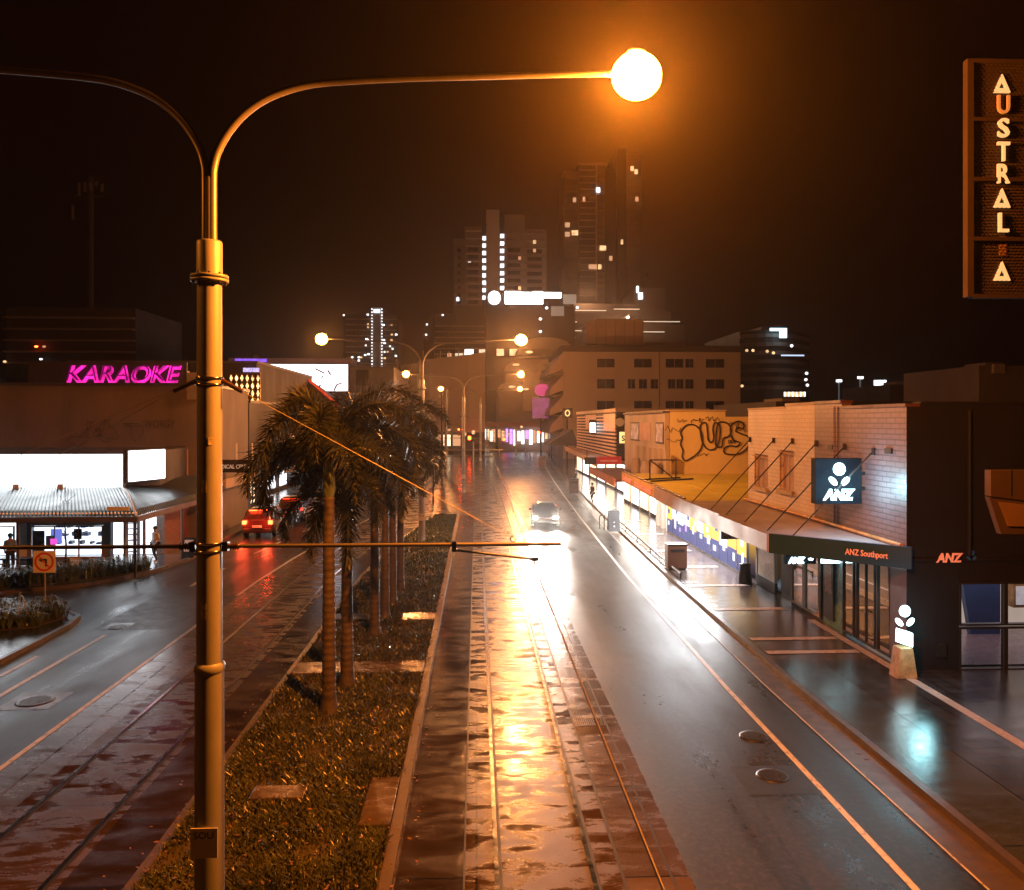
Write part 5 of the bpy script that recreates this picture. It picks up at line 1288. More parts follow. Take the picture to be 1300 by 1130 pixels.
# awning in front of the striped building
ca = thing('street_awning', 'long low brown awning along the slatted building with a thin pale edge', 'awning', (11.5, 85, 3))
b = MB().slab([(10.6, 69), (11.3, 84), (12.3, 108), (13.45, 108), (13.45, 69)], 3.0, 3.2); b.build('sheeting', mat('brown_sheet', (.2, .1, .05), .45), ca)
b = MB()
for (xa_, a), (xc_, c) in (((10.6, 69), (11.3, 84)), ((11.3, 84), (12.3, 108))): b.slab([(xa_-.1, a), (xc_-.1, c), (xc_, c), (xa_, a)], 2.8, 3.35)
b.build('fascia', mat('tan_fascia', (.4, .25, .14), .5), ca)
for i in range(6):
    y = 70+i*6
    f = MB().box(xs-.05, y, .14, xs-.001, y+5, 2.9).build('shop_window', M['dark_metal'], ca)
    MB().box(xs-.08, y+.2, .4, xs-.051, y+4.8, 2.8).build('lit_pane', M['cool_shop'] if i % 2 == 0 else M['warm_shop'], f)
area((12.2, 80, 2.95), .3, 18, 1800, (1, .9, .75), ca)
rs = thing('hanging_sign', 'long red and black sign hanging under the brown awnings', 'sign', YP(765, 590, 64))
MB().box(WX(742, 64), 64, WZ(590, 64), WX(757, 64), 64.12, WZ(581, 64)).build('black_board', M['black'], rs)
MB().box(WX(757.2, 64), 64, WZ(590, 64), WX(789, 64), 64.12, WZ(580, 64)).build('red_board', mat('red_board', (.4, .03, .03), .45, em=(1, .05, .05), es=.12), rs)
MB().box(WX(762, 64), 63.97, WZ(586.5, 64), WX(784, 64), 63.999, WZ(584.5, 64)).build('pale_line', mat('pale_red', (.7, .3, .28), .5), rs)
for x in (745, 785): MB().tube([YP(x, 581, 64.06), YP(x, 572, 64.06)], .03, 5).build('hanger', M['dark_metal'], rs)
# dark gabled awning beyond
ga = thing('gable_awning', 'dark sloping fabric awning at the far end of the slatted building', 'awning', YP(715, 565, 112))
P0, P1, P2 = YP(694, 565, 112), YP(735, 566, 112), YP(727, 545, 112)
MB().prism([P0, P1, P2], (0, 7, 0)).build('cover', M['dark_wall'], ga)
for x in (700, 730): MB().tube([YP(x, 566, 112), (YP(x, 566, 112).x, 112, .1)], .06, 6).build('post', M['dark_metal'], ga)
fs_ = thing('square_sign', 'small framed square sign with a lit circle by the white office wall', 'sign', YP(720, 531, 118))
MB().box(WX(714, 118), 118, WZ(531, 118), WX(727, 118), 118.3, WZ(518, 118)).build('board', M['dark_wall'], fs_)
c = YP(720.5, 524.5, 117.95); nn_ = 20; b = MB(); b.tube([(c.x+.32*math.cos(i*.314), c.y, c.z+.42*math.sin(i*.314)) for i in range(21)], .09, 5); b.build('ring', glow('yellow_ring', (1, .7, .25), 1.5), fs_)
MB().tube([YP(720, 531, 118.1), (WX(720, 118), 118.1, .1)], .12, 8).build('post', M['dark_metal'], fs_)
# ============================ middle distance and skyline ====================
M['office_white'] = mat('office_render', (.45, .36, .31), .7, var=.15, vs=.15, streak=1)
M['office_window'] = mat('office_window', (.03, .018, .015), .25, var=.5, vs=1)
M['pink_white'] = mat('pinkish_render', (.5, .36, .34), .65, var=.2, vs=.2)
M['tower_dark'] = mat('tower_dark', (.06, .045, .035), .6, var=.3, vs=.08)
M['tower_mid'] = mat('tower_mid', (.24, .18, .14), .6, var=.3, vs=.08)
M['tower_pale'] = mat('tower_pale', (.6, .47, .4), .6, var=.15, vs=.08)
M['win_warm'] = glow('lit_window_warm', (1, .6, .28), 1.5, .6, .6); M['win_cool'] = glow('lit_window_cool', (.95, .97, 1), 2.6, .5, .6); M['win_dim'] = glow('lit_window_dim', (1, .5, .25), .9)
M['violet_shop'] = glow('violet_shop_window', (.6, .3, 1), 2.0); M['strip_light'] = glow('strip_light', (1, .8, .55), 1.1)
def front_box(mb, x0, x1, yt, yb, Y, d, z0=None):
    return mb.box(WX(x0, Y), Y, z0 if z0 is not None else WZ(yb, Y), WX(x1, Y), Y+d, WZ(yt, Y))
def win(par, x0, x1, yt, yb, Y, m, frame=False):
    o = MB().box(WX(x0, Y), Y-.12, WZ(yb, Y), WX(x1, Y), Y-.02, WZ(yt, Y)).build('window', m, par)
    if frame:
        k = .18; MB().box(WX(x0, Y)-k, Y-.3, WZ(yb, Y)-k, WX(x1, Y)+k, Y-.02, WZ(yb, Y)-.001).build('sill', M['office_white'], o)
        xm = (WX(x0, Y)+WX(x1, Y))/2; MB().box(xm-.05, Y-.17, WZ(yb, Y), xm+.05, Y-.121, WZ(yt, Y)).build('mullion', M['tower_mid'], o)
    return o
YW_ = 140
wo = thing('office_building', 'white four-storey office block with rows of dark windows facing the camera', 'building', (30, YW_, 0))
front_box(MB(), 715, 940, 446, 0, YW_, 26, 0).build('wall', M['office_white'], wo)
MB().box(WX(713, YW_), YW_-.5, WZ(446, YW_), WX(943, YW_), YW_+26.4, WZ(438, YW_)).build('roof_fascia', M['tower_dark'], wo)
for y0, y1, xs_ in ((455, 466, ((758, 780), (805, 827), (845, 867), (870, 880), (896, 919))), (481, 493, ((758, 780), (797, 806), (811, 821), (826, 836), (848, 857), (859, 867), (870, 880), (896, 919))),
                   (509, 520, ((758, 780), (805, 827), (845, 867), (870, 880), (896, 919)))):
    for a, c in xs_: win(wo, a, c, y0, y1, YW_, M['office_window'], True)
MB().tube([(WX(836, YW_), YW_-.15, 2), (WX(836, YW_), YW_-.15, WZ(442, YW_))], .12, 8).build('drain_pipe', M['cream'], wo)
yu = YW_+8
MB().box(WX(757, yu), yu, WZ(437, yu), WX(817, yu), yu+9, WZ(404, yu)).build('roof_unit', M['pink_white'], wo)
b = MB()
for px in (757, 769, 781, 793, 805, 816): b.box(WX(px, yu)-.12, yu-.1, WZ(437, yu), WX(px, yu)+.12, yu-.001, WZ(404, yu))
b.build('unit_ribs', M['cream'], wo)
MB().prism([YP(744, 410, yu), YP(756.5, 404, yu), YP(756.5, 437, yu), YP(744, 437, yu)], (0, 6, 0)).build('stair_head', M['pink_white'], wo)
MB().box(WX(817, yu), yu+3, WZ(437, yu), WX(877, yu), yu+8, WZ(431, yu)).build('parapet_block', M['tower_mid'], wo)
# its street side: stacked sloping sun hoods
for i, yb in enumerate((470, 497, 523, 545)):
    P = [YP(716, yb-22, YW_), YP(716, yb-2, YW_), YP(697, yb+5, YW_), YP(699, yb-4, YW_)]
    MB().prism(P, (0, 22, 0)).build('sun_hood', M['pink_white'], wo)
    MB().box(WX(701, YW_), YW_+.2, WZ(yb+6, YW_), WX(714.9, YW_), YW_+22, WZ(yb+4, YW_)).build('balcony_slab', M['tower_mid'], wo)
# white curved building on the left of the crossing
YH = 168
wc = thing('curved_building', 'pale curved corner building with a tall arched window beyond the tram poles', 'building', (WX(560, YH), YH, 0))
pts = [(508, 465, YH+14), (512, 463, YH+6), (522, 462, YH+1), (530, 461, YH), (531, 458, YH-2), (545, 456, YH-4), (570, 453, YH-6), (595, 450, YH-8), (616, 447, YH-9)]
b = MB(); fv = []
for x, y, Y in pts:
    p = YP(x, y, Y); fv.append(p)
n = len(fv); vs = [(p.x, p.y, 4.6) for p in fv]+[tuple(p) for p in fv]+[(p.x, YH+25, 4.6) for p in fv]+[(p.x, YH+25, p.z) for p in fv]
fs = []
for i in range(n-1): fs += [(i, i+1, n+i+1, n+i), (n+i, n+i+1, 3*n+i+1, 3*n+i), (2*n+i, 3*n+i, 3*n+i+1, 2*n+i+1), (i, 2*n+i, 2*n+i+1, i+1)]
fs += [(0, n, 3*n, 2*n), (n-1, 3*n-1, 4*n-1, 2*n-1)]
b.add(vs, fs).build('wall', M['office_white'], wc)
MB().slab([(fv[0].x+1, fv[0].y+2), (fv[3].x, fv[3].y+2), (fv[-1].x, fv[-1].y+2), (fv[-1].x, YH+20), (fv[0].x+1, YH+20)], 0, 4.6).build('lower_storey', M['tower_dark'], wc)
q = [YP(511.5+6.5*(1-math.cos(t_))/2, 0, YH) for t_ in (0,)]
b = MB(); Ya = YH-2; P = [YP(512, 530, Ya), YP(519, 530, Ya)]+[YP(515.5+3.5*math.cos(i*.5236), 494-6*math.sin(i*.5236), Ya) for i in range(7)]
b.prism(P, (0, 3.5, 0)).build('arched_window', mat('arch_glass', (.1, .14, .22), .2), wc)
P2 = [P[0]]+list(reversed(P[2:]))+[P[1]]; MB().tube([v+Vector((0, -.1, 0)) for v in P2], .35, 6).build('arch_surround', mat('arch_amber', (.5, .3, .12), .5), wc)
for a, c, m in ((568, 573, 'win_dim'), (578, 588, 'strip_light'), (590, 601, 'win_cool'), (608, 616, 'strip_light')): MB().box(WX(a, 175), 174, WZ(456 if a < 590 else 451, 175), WX(c, 175), 174.8, WZ(449 if a < 590 else 444, 175)).build('lit_clerestory', M[m], wc)
for px in (537, 559, 570, 582): MB().tube([(WX(px, 172), 172, WZ(462, 172)), (WX(px, 172), 172, WZ(446, 172))], .12, 5).build('roof_pole', M['cream'], wc)
for i, (a, c, m) in enumerate(((510, 522, 'cool_shop'), (526, 534, 'warm_shop'), (548, 560, 'win_dim'), (563, 572, 'warm_shop'), (575, 585, 'win_dim'))):
    MB().box(WX(a, 163), 162.6, WZ(566, 163), WX(c, 163), 162.8, WZ(552, 163)).build('shop_window', M[m], wc)
for px, py, m in ((590, 551, 'win_warm'), (596, 556, 'red_lamp'), (601, 549, 'win_warm'), (570, 545, 'win_dim'), (543, 540, 'win_cool'), (500, 535, 'win_cool'), (497, 512, 'win_cool')): MB().ell(YP(px, py, 158), (.35, .15, .4)).build('added_lamp', M[m], wc)  # small lamps added for more glow along the far shops
MB().box(WX(505, 163), 160, WZ(548, 163), WX(590, 163), 164, WZ(543, 163)).build('canopy', M['cream'], wc)
for px, py, c in ((515, 487, 'win_cool'), (508, 486, 'win_warm')):
    MB().ell(YP(px, py, YH-6), (.5, .5, .35)).build('wall_lamp', M[c], wc)
# dark sign building that closes the street
YD = 205
dk = thing('dark_building', 'tall dark brown slab carrying a round emblem and a long white lit sign', 'building', (WX(650, YD), YD, 0))
front_box(MB(), 617, 697, 369, 0, YD, 30, 9).build('wall', M['tower_dark'], dk)
front_box(MB(), 660, 730, 388, 0, YD+6, 30, 9).build('wing', M['tower_dark'], dk)
c = YP(627.5, 378, YD-.4); b = MB(); b.prism([(c.x+1.6*math.cos(i*.2618), c.y, c.z+1.75*math.sin(i*.2618)) for i in range(24)], (0, .3, 0)); b.build('round_emblem', glow('emblem_white', (1, .9, .95), 7), dk)
sb_ = MB().box(WX(641, YD), YD-.35, WZ(387, YD), WX(690, YD), YD-.05, WZ(369, YD)).box(WX(690, YD), YD-.35, WZ(379, YD), WX(713, YD), YD-.05, WZ(370, YD)).build('sign_case', M['tower_dark'], dk)
MB().box(WX(641, YD), YD-.6, WZ(386, YD), WX(662, YD), YD-.36, WZ(370, YD)).box(WX(663, YD), YD-.6, WZ(386, YD), WX(675, YD), YD-.36, WZ(371, YD)).box(WX(676, YD), YD-.6, WZ(386, YD), WX(689, YD), YD-.36, WZ(370, YD)).box(WX(690, YD), YD-.6, WZ(378, YD), WX(712, YD), YD-.36, WZ(371, YD)).build('lit_letters', glow('sign_white_far', (1, .97, .98), 9), dk)
for a, c in ((630.5, 639.5), (647, 665)): win(dk, a, c, 443, 451.5, YD, M['win_warm'])
win(dk, 676, 679, 443, 450, YD, M['win_warm'])
MB().box(WX(713, YD), YD-4, WZ(388, YD), WX(729, YD), YD-3.6, WZ(376, YD)).build('side_board', mat('pale_board', (.5, .45, .4), .5, em=(1, .8, .6), es=.3), dk)
MB().box(WX(698, YD), YD-4, WZ(403, YD), WX(714, YD), YD-3.6, WZ(391, YD)).build('side_board', mat('pale_board_b', (.5, .45, .4), .5, em=(1, .8, .6), es=.2), dk)
# street level of it: long brown canopy, lit shops
MB().box(WX(612, 210), 209, 0, WX(632, 210), 214, 9.1).build('lower_wall', M['tower_mid'], dk)
for a, c, m in ((613, 617, 'win_cool'), (619, 621, 'win_warm'), (624, 628, 'win_dim')):
    MB().box(WX(a, 208), 207.6, WZ(558, 208), WX(c, 208), 207.9, WZ(545, 208)).build('shop_window', M[m], dk)
# domed shopping centre right of it
dm = thing('domed_building', 'pinkish shopping centre with vaulted white roofs behind the office block', 'building', (WX(690, 180), 180, 0))
front_box(MB(), 664, 712, 456, 0, 180, 25, 0).build('wall', M['pink_white'], dm)
def vault(x0, x1, ybase, ytop, Y, d):
    P = [YP(x0+(x1-x0)*(1-math.cos(math.pi*i/12))/2, ybase-(ybase-ytop)*math.sin(math.pi*i/12)**.8, Y) for i in range(13)]
    MB().prism(P, (0, d, 0)).build('vault', M['office_white'], dm)
vault(659, 725, 443, 428, 182, 20); vault(641, 684, 471, 457, 178, 14); vault(632, 668, 496, 485, 176, 12)
MB().box(WX(641, 178), 178.1, 9, WX(664, 178), 190, WZ(471, 178)).box(WX(632, 177), 177, 0, WX(663, 177), 190, WZ(497, 177)).build('lower_block', M['tower_mid'], dm)
win(dm, 687, 697, 462, 480, 180, M['office_window'])
MB().box(WX(616, 172), 171, WZ(542, 172), WX(722, 172), 177.9, WZ(536, 172)).build('street_canopy', mat('red_brown', (.3, .1, .05), .5), dm)
MB().box(WX(663, 178), 177.9, 0, WX(722, 178), 179.9, 9.2).build('shop_wall', M['tower_mid'], dm)
rw = random.Random(6)
for i, px in enumerate(range(622, 716, 5)):
    w_ = rw.uniform(1.6, 4.2); yt_ = rw.uniform(544, 548); yb_ = rw.uniform(555, 566)
    MB().box(WX(px, 176.4), 176.3, WZ(yb_, 176.4), WX(px+w_, 176.4), 176.6, WZ(yt_, 176.4)).build('shop_window', M[rw.choice(('win_cool', 'cool_shop', 'warm_shop', 'win_dim', 'win_warm', 'violet_shop', 'win_dim'))], dm)
for px, py, m in ((640, 558, 'red_lamp'), (646, 551, 'win_warm'), (684, 549, 'red_lamp'), (700, 547, 'win_warm'), (706, 552, 'win_cool'), (662, 542, 'win_warm')): MB().ell(YP(px, py, 170.8), (.28, .15, .28)).build('added_lamp', M[m], dm)  # more lamps added to brighten the shops at the crossing
for px, py in ((672, 447), (655, 463), (650, 491), (667, 494)): MB().ell(YP(px, py, 175.5), (.8, .3, .25)).build('roof_lamp', M['win_warm'], dm)
pk = thing('round_sign', 'blurred pink round sign with a magenta panel by the office balconies', 'sign', YP(687, 545, 150))
b = MB(); c = YP(688, 495, 150); b.prism([(c.x+1.4*math.cos(i*.314), c.y, c.z+1.2*math.sin(i*.314)) for i in range(20)], (0, .3, 0)); b.build('disc', glow('magenta_disc', (1, .05, .35), .55), pk)
MB().box(WX(676, 150), 150.1, WZ(531, 150), WX(697, 150), 150.4, WZ(505, 150)).build('panel', glow('magenta_panel', (.6, .12, .4), .35, .5, .6), pk)
MB().tube([(WX(687, 150), 150.5, .1), (WX(687, 150), 150.5, WZ(531, 150))], .15, 6).build('post', M['dark_metal'], pk)
# stepped dark blocks behind the curved building
sd = thing('stepped_building', 'dark stepped block with faint lit edges behind the curved building', 'building', (WX(575, 250), 250, 0))
for a, c, yt, dY in ((537, 551, 402, 0), (545, 578, 398, 4), (575, 618, 388, 8)): front_box(MB(), a, c, yt, 0, 250+dY, 30, 0).build('block', M['tower_dark'], sd)
for i in range(8):
    MB().box(WX(553, 258), 253.6, WZ(452-i*7, 258), WX(617, 258), 253.98 if False else 253.9, WZ(450.5-i*7, 258)).build('floor_band', M['tower_mid'], sd) if i < 6 else None
for px, py in ((562, 400), (542, 412), (581, 378), (541, 425)): MB().ell(YP(px, py, 249), (.32, .2, .3)).build('roof_lamp', M['win_cool'], sd)
# car park podium
pd_ = thing('car_park_building', 'multi-level car park podium with bright strip lights under the tall towers', 'building', (WX(790, 290), 290, 0))
for a, c, yt, yb, dY in ((700, 868, 431, 520, 0), (715, 875, 408, 431, 6), (728, 862, 388, 408, 12), (735, 845, 376, 388, 16), (820, 862, 352, 400, 20)):
    MB().box(WX(a, 290), 290+dY, WZ(yb, 290) if yb < 500 else 0, WX(c, 290), 340, WZ(yt, 290)).build('deck', M['tower_dark'], pd_)
for a, c, y, dY in ((732, 776, 387.5, 11.8), (786, 820, 385.5, 11.8), (705, 735, 405.5, 5.8), (815, 868, 404.5, 5.8), (700, 742, 417, 5.6), (817, 848, 418, 5.8), (700, 730, 428, -.2), (700, 716, 437, -.2)):
    MB().box(WX(a, 290), 290+dY-.5, WZ(y+.5, 290), WX(c, 290), 290+dY-.05, WZ(y-.4, 290)).build('strip_light', M['strip_light'], pd_)
for px, py in ((686, 405), (686, 421), (733, 390.5), (797, 403), (694, 391)): MB().ell(YP(px, py, 200 if px < 700 else 288), (.55, .3, .5) if px > 700 else (.4, .3, .36)).build('flood_lamp', M['win_cool'], pd_)
for px, py, Y_, pw in ((745, 372, 300, 14000), (797, 398, 286, 12000)):
    lamp_light(WX(px, Y_), Y_, WZ(py, Y_), pw, .6, 'flood_lamp_light', pd_, (1, .5, .25))
for x, y, w in ((823, 354, 3), (827, 363, 6)): MB().box(WX(x-w/2, 290), 309.2, WZ(y+5, 290), WX(x+w/2, 290), 309.9, WZ(y-4, 290)).build('window', M['win_cool'], pd_)
MB().tube([YP(822, 352, 309), YP(822, 346, 309)], .5, 5).build('roof_mast', M['dark_metal'], pd_)
# tower A: hotel tower with pale core and two lit landings columns
TA = 330
ta = thing('apartment_tower', 'middle apartment tower with a pale central core and two columns of lit landings', 'building', (WX(635, TA), TA, 0), group='apartment towers on the skyline')
for a, c, yt, dY, m in ((576, 590, 303, 4, 'tower_mid'), (590, 612, 288, 2, 'tower_mid'), (612, 618, 280, 6, 'tower_dark'), (617.5, 634, 266, 0, 'tower_pale'), (634, 641, 275, 6, 'tower_dark'), (641, 666, 272, 3, 'tower_mid'), (666, 694, 290, 5, 'tower_mid')):
    front_box(MB(), a, c, yt, 0, TA+dY, 22, 0).build('core' if m == 'tower_pale' else 'block', M[m], ta)
for i in range(9): 
    y = 296+i*9.6
    MB().box(WX(612.5, TA), TA+5.2, WZ(y+4.8, TA), WX(617, TA), TA+5.9, WZ(y, TA)).build('landing_window', M['win_cool'], ta)
for i in range(8):
    y = 293+i*9.6; MB().box(WX(635.5, TA), TA+5.2, WZ(y+4.8, TA), WX(640.5, TA), TA+5.9, WZ(y, TA)).build('landing_window', M['win_cool'], ta)
for i in range(10):
    y = 292+i*9.6
    for a, c, dY in ((577, 589, 4), (591, 611, 2), (642, 665, 3), (667, 693, 5)):
        if y > {577: 304, 591: 289, 642: 273, 667: 291}[a]: MB().box(WX(a, TA), TA+dY-1.2, WZ(y+.9, TA), WX(c, TA), TA+dY-.05, WZ(y, TA)).build('balcony', M['tower_pale'] if a in (591,) else M['tower_mid'], ta)
        if y > 304: MB().box(WX(a+3, TA), TA+dY-.6, WZ(y+6.8, TA), WX(c-4, TA), TA+dY-.02, WZ(y+2.2, TA)).build('window', M['office_window'], ta)
for x, y, m in ((679, 305, 'win_warm'), (679, 316, 'win_dim'), (660, 326, 'win_dim'), (596, 333, 'win_cool'), (660, 364, 'win_warm'), (581, 379, 'win_cool')):
    MB().box(WX(x-1.8, TA), TA+1.6, WZ(y+2.5, TA), WX(x+1.8, TA), TA+1.75, WZ(y-2, TA)).build('lit_window', M[m], ta)
# tower B
TB = 420
tb = thing('apartment_tower', 'tallest dark tower on the skyline, half lost in the glow of the big street lamp', 'building', (WX(770, TB), TB, 0), group='apartment towers on the skyline')
for a, c, yt, dY, m in ((716, 735, 215, 4, 'tower_mid'), (735, 768, 207, 0, 'tower_mid'), (768, 784, 212, 6, 'tower_dark'), (784, 795, 186, 2, 'tower_dark'), (795, 815, 192, 4, 'tower_mid')):
    front_box(MB(), a, c, yt, 0, TB+dY, 26, 0).build('block', M[m], tb)
MB().box(WX(733, TB), TB-1.5, WZ(208, TB), WX(771, TB), TB+14, WZ(205.5, TB)).build('roof_ledge', M['tower_pale'], tb)
MB().box(WX(756, TB), TB-.5, WZ(380, TB), WX(758, TB), TB-.05, WZ(209, TB)).build('pier', M['tower_pale'], tb)
for i in range(21):
    y = 214+i*8
    for a, c, dY in ((717, 734, 4), (736, 755.5, 0), (758.5, 767, 0), (796, 814, 4)):
        if y > 218 or a == 736: MB().box(WX(a, TB), TB+dY-1.0, WZ(y+1.1, TB), WX(c, TB), TB+dY-.05, WZ(y, TB)).build('balcony', M['tower_pale'] if a == 736 else M['tower_mid'], tb)
for x, y, w, m in ((759, 240, 2.4, 'win_cool'), (741, 252, 1.6, 'win_dim'), (729, 253, 2, 'win_dim'), (720, 285, 3, 'win_dim'), (729.5, 295, 4, 'win_warm'), (720, 297, 3, 'win_dim'), (765, 314, 4, 'win_warm'), (752, 338, 5, 'win_dim'), (761, 338, 2, 'win_warm'), (802, 212, 2, 'win_warm'), (807, 216, 2, 'win_warm'), (808, 251, 2, 'win_dim'), (789, 306, 1.5, 'win_warm'), (775, 327, 2, 'win_dim')):
    MB().box(WX(x-w, TB), TB-1.4, WZ(y+3, TB), WX(x+w, TB), TB-1.1, WZ(y-3, TB)).build('lit_window', M[m], tb)
# tower C with the dotted light strings
TC = 360
tc = thing('apartment_tower', 'left dark tower edged with two vertical strings of dotted white lights', 'building', (WX(478, TC), TC, 0), group='apartment towers on the skyline')
for a, c, yt, dY, m in ((436, 454, 400, 4, 'tower_dark'), (454, 473, 399, 2, 'tower_dark'), (472.5, 485, 391, 0, 'tower_mid'), (485, 505, 400, 2, 'tower_dark')):
    front_box(MB(), a, c, yt, 0, TC+dY, 24, 0).build('core' if m == 'tower_mid' else 'wing', M[m], tc)
for px in (472.3, 484.9):
    b = MB()
    for i in range(30):
        z = WZ(393.5+i*3.85, TC); b.box(WX(px, TC)-.28, TC-.7, z-.22, WX(px, TC)+.28, TC-.2, z+.22)
    b.build('light_string', M['win_cool'], tc)
MB().box(WX(474.5, TC), TC-.5, WZ(398, TC), WX(482.5, TC), TC-.05, WZ(393.5, TC)).build('lit_panel', glow('top_panel', (.6, .85, 1), 3), tc)
rt = random.Random(8)
L = [(467,400),(467,412),(467,416),(465,431),(467,432),(464,439),(468,450),(463,451),(487,413),(487,432),(488,436),(488,447),(492,447),(488,455),(497,413),(497,425),(503,425),(497,432),(498,443),(502,452),(488,467),(491,478),(447,454),(447,458),(455,454),(458,454),(455,458),(436,401),(495,440),(488,510),(508,486)]
for x, y in L:
    m = M['win_cool'] if rt.random() < .7 else M['win_warm']
    if (x, y) == (497, 413): m = M['win_dim']
    MB().box(WX(x-rt.uniform(.8, 1.8), TC), TC+.4, WZ(y+1.1, TC), WX(x+rt.uniform(.8, 1.8), TC), TC+.6, WZ(y-.9, TC)).build('lit_window', m, tc)
for i in range(14):
    y = 405+i*7
    for a, c in ((438, 453), (455, 471), (487, 503)): MB().box(WX(a, TC), TC+1.2, WZ(y+.8, TC), WX(c, TC), TC+1.9, WZ(y, TC)).build('balcony', M['tower_mid'], tc)
# curved office on the right
YO = 235
of = thing('curved_office', 'dark curved office block with pale floor bands and a small blue-white roof sign', 'building', (WX(985, YO), YO, 0))
def arc(x0, x1, Y, depth, n=12): return [Vector((WX(x0+(x1-x0)*i/n, Y), Y-depth*math.sin(math.pi*(.25+.75*i/n)) , 0)) for i in range(n+1)]
A_ = arc(925, 1027, YO, 14)
MB().slab([(p.x, p.y) for p in A_]+[(A_[-1].x, YO+25), (A_[0].x, YO+25)], 0, WZ(424, YO)).build('wall', M['tower_dark'], of)
for i in range(7):
    z = WZ(496-i*10.5, YO); Q = [(p.x, p.y-.5) for p in A_]
    MB().slab(Q+[(q[0], q[1]+1.0) for q in reversed(Q)], z, z+1.1).build('floor_band', M['tower_mid'], of)
B_ = arc(960, 1010, YO, 10); MB().slab([(p.x, p.y+3) for p in B_]+[(B_[-1].x, YO+20), (B_[0].x, YO+20)], WZ(424, YO)+.01, WZ(415, YO)).build('roof_storey', M['tower_mid'], of)
MB().box(WX(978, 218), 218, WZ(418, 218), WX(999, 218), 218.4, WZ(414.5, 218)).box(WX(990, 218), 218, WZ(427, 218), WX(999, 218), 218.4, WZ(418, 218)).build('roof_sign', glow('blue_white_sign', (.45, .8, 1), 4.5), of)
MB().box(WX(992, 216), 216, WZ(450.5, 216), WX(1021, 216), 216.3, WZ(448.8, 216)).build('lit_strip', glow('blue_strip', (.6, .75, 1), 1.5), of)
for i in range(16): MB().box(WX(995+i*1.7, 216), 215.6, WZ(503, 216), WX(996.3+i*1.7, 216), 215.9, WZ(497, 216)).build('lit_window', M['win_warm'] if i % 3 else M['win_cool'], of)
for x, y in ((948, 445), (956, 445), (974, 446), (982, 448), (942, 490), (1005, 439), (1023, 482), (1024, 474), (1025, 489)): MB().ell(YP(x, y, 217), (.45, .3, .4)).build('lit_window', M['win_warm'] if x < 990 else M['win_cool'], of)
# stadium flood lights
for i, (px, yt, s, lb) in enumerate(((1065, 484, .9, 'leftmost and faintest stadium floodlight mast beyond the roofs'), (1092, 480, .9, 'middle stadium floodlight mast beyond the roofs'), (1117, 487, 1.9, 'brightest stadium floodlight mast, rightmost of three'))):
    Y = 380; t = thing('floodlight_mast', lb, 'floodlight', (WX(px, Y), Y, 0), group='stadium floodlights')
    MB().tube([(WX(px, Y), Y, 0), (WX(px, Y), Y, WZ(yt, Y))], .35, 8).build('mast', mat('mast_lit', (.6, .6, .6), .5, em=(.8, .95, 1), es=.35 if s > 1 else .1), t)
    c = YP(px, yt, Y); MB().box(c.x-s*1.6, Y-.4, c.z-s*.5, c.x+s*1.6, Y, c.z+s*.9).build('lamp_head', M['win_cool'], t)
# dark low roofs to the right and left
for a, c, yt, Y, lb in ((985, 1240, 509, 75, 'long dark low roof behind the bank parapet'), (1130, 1235, 487, 150, 'dark flat block with a small roof light, far right'), (1243, 1330, 462, 110, 'grey block standing above the dark roofs at the right edge')):
    t = thing('distant_building', lb, 'building', (WX((a+c)/2, Y), Y, 0))
    front_box(MB(), a, c, yt, 0, Y, 20, 0).build('wall', M['tower_mid'] if a == 1243 else M['tower_dark'], t)
    front_box(MB(), a+8, a+30, yt-4, yt, Y+3, 5).build('roof_unit', M['tower_mid'], t)
    if a == 1243: front_box(MB(), 1262, 1276, 460, 472, Y-.6, .55).build('plant_room', M['cream'], t)
    if a == 1130: MB().ell(YP(1186, 485, Y-1), (.8, .3, .3)).build('roof_lamp', M['win_cool'], t)
for a, c, yt, Y, lb in ((8, 172, 394, 130, 'almost invisible dark apartment block beyond the neon sign'),):
    t = thing('distant_building', lb, 'building', (WX((a+c)/2, Y), Y, 0))
    front_box(MB(), a, c, yt, 0, Y, 20, 0).build('wall', M['tower_dark'], t)
    for i in range(5): MB().box(WX(a, Y), Y-1, WZ(yt+14+i*14, Y), WX(c, Y), Y-.05, WZ(yt+12+i*14, Y)).build('floor_band', M['tower_mid'], t)
    for x, y, m in ((6, 459, 'win_warm'), (52, 456, 'win_cool'), (56, 440, 'win_dim'), (46, 440, 'red_lamp')): MB().ell(YP(x, y, Y-1.2), (.28, .1, .16)).build('lit_window', M[m], t)
tm = thing('radio_mast', 'faint radio mast with antenna panels above the dark left skyline', 'mast', (WX(115, 250), 250, 0))
MB().tube([(WX(115, 250), 250, 0), (WX(115, 250), 250, WZ(232, 250))], .9, 8).build('mast', M['tower_mid'], tm)
for i, (x, y0, y1) in enumerate(((101, 239, 255), (108, 238, 250), (115, 239, 249), (123, 237, 243), (130, 240, 250), (93, 267, 285))):
    MB().box(WX(x-1.5, 249), 248.6, WZ(y1, 249), WX(x+1.5, 249), 249, WZ(y0, 249)).build('antenna_panel', M['tower_pale'], tm)
MB().box(WX(95, 250), 249.1, WZ(257, 250), WX(133, 250), 249.5, WZ(255, 250)).build('platform', M['tower_mid'], tm)

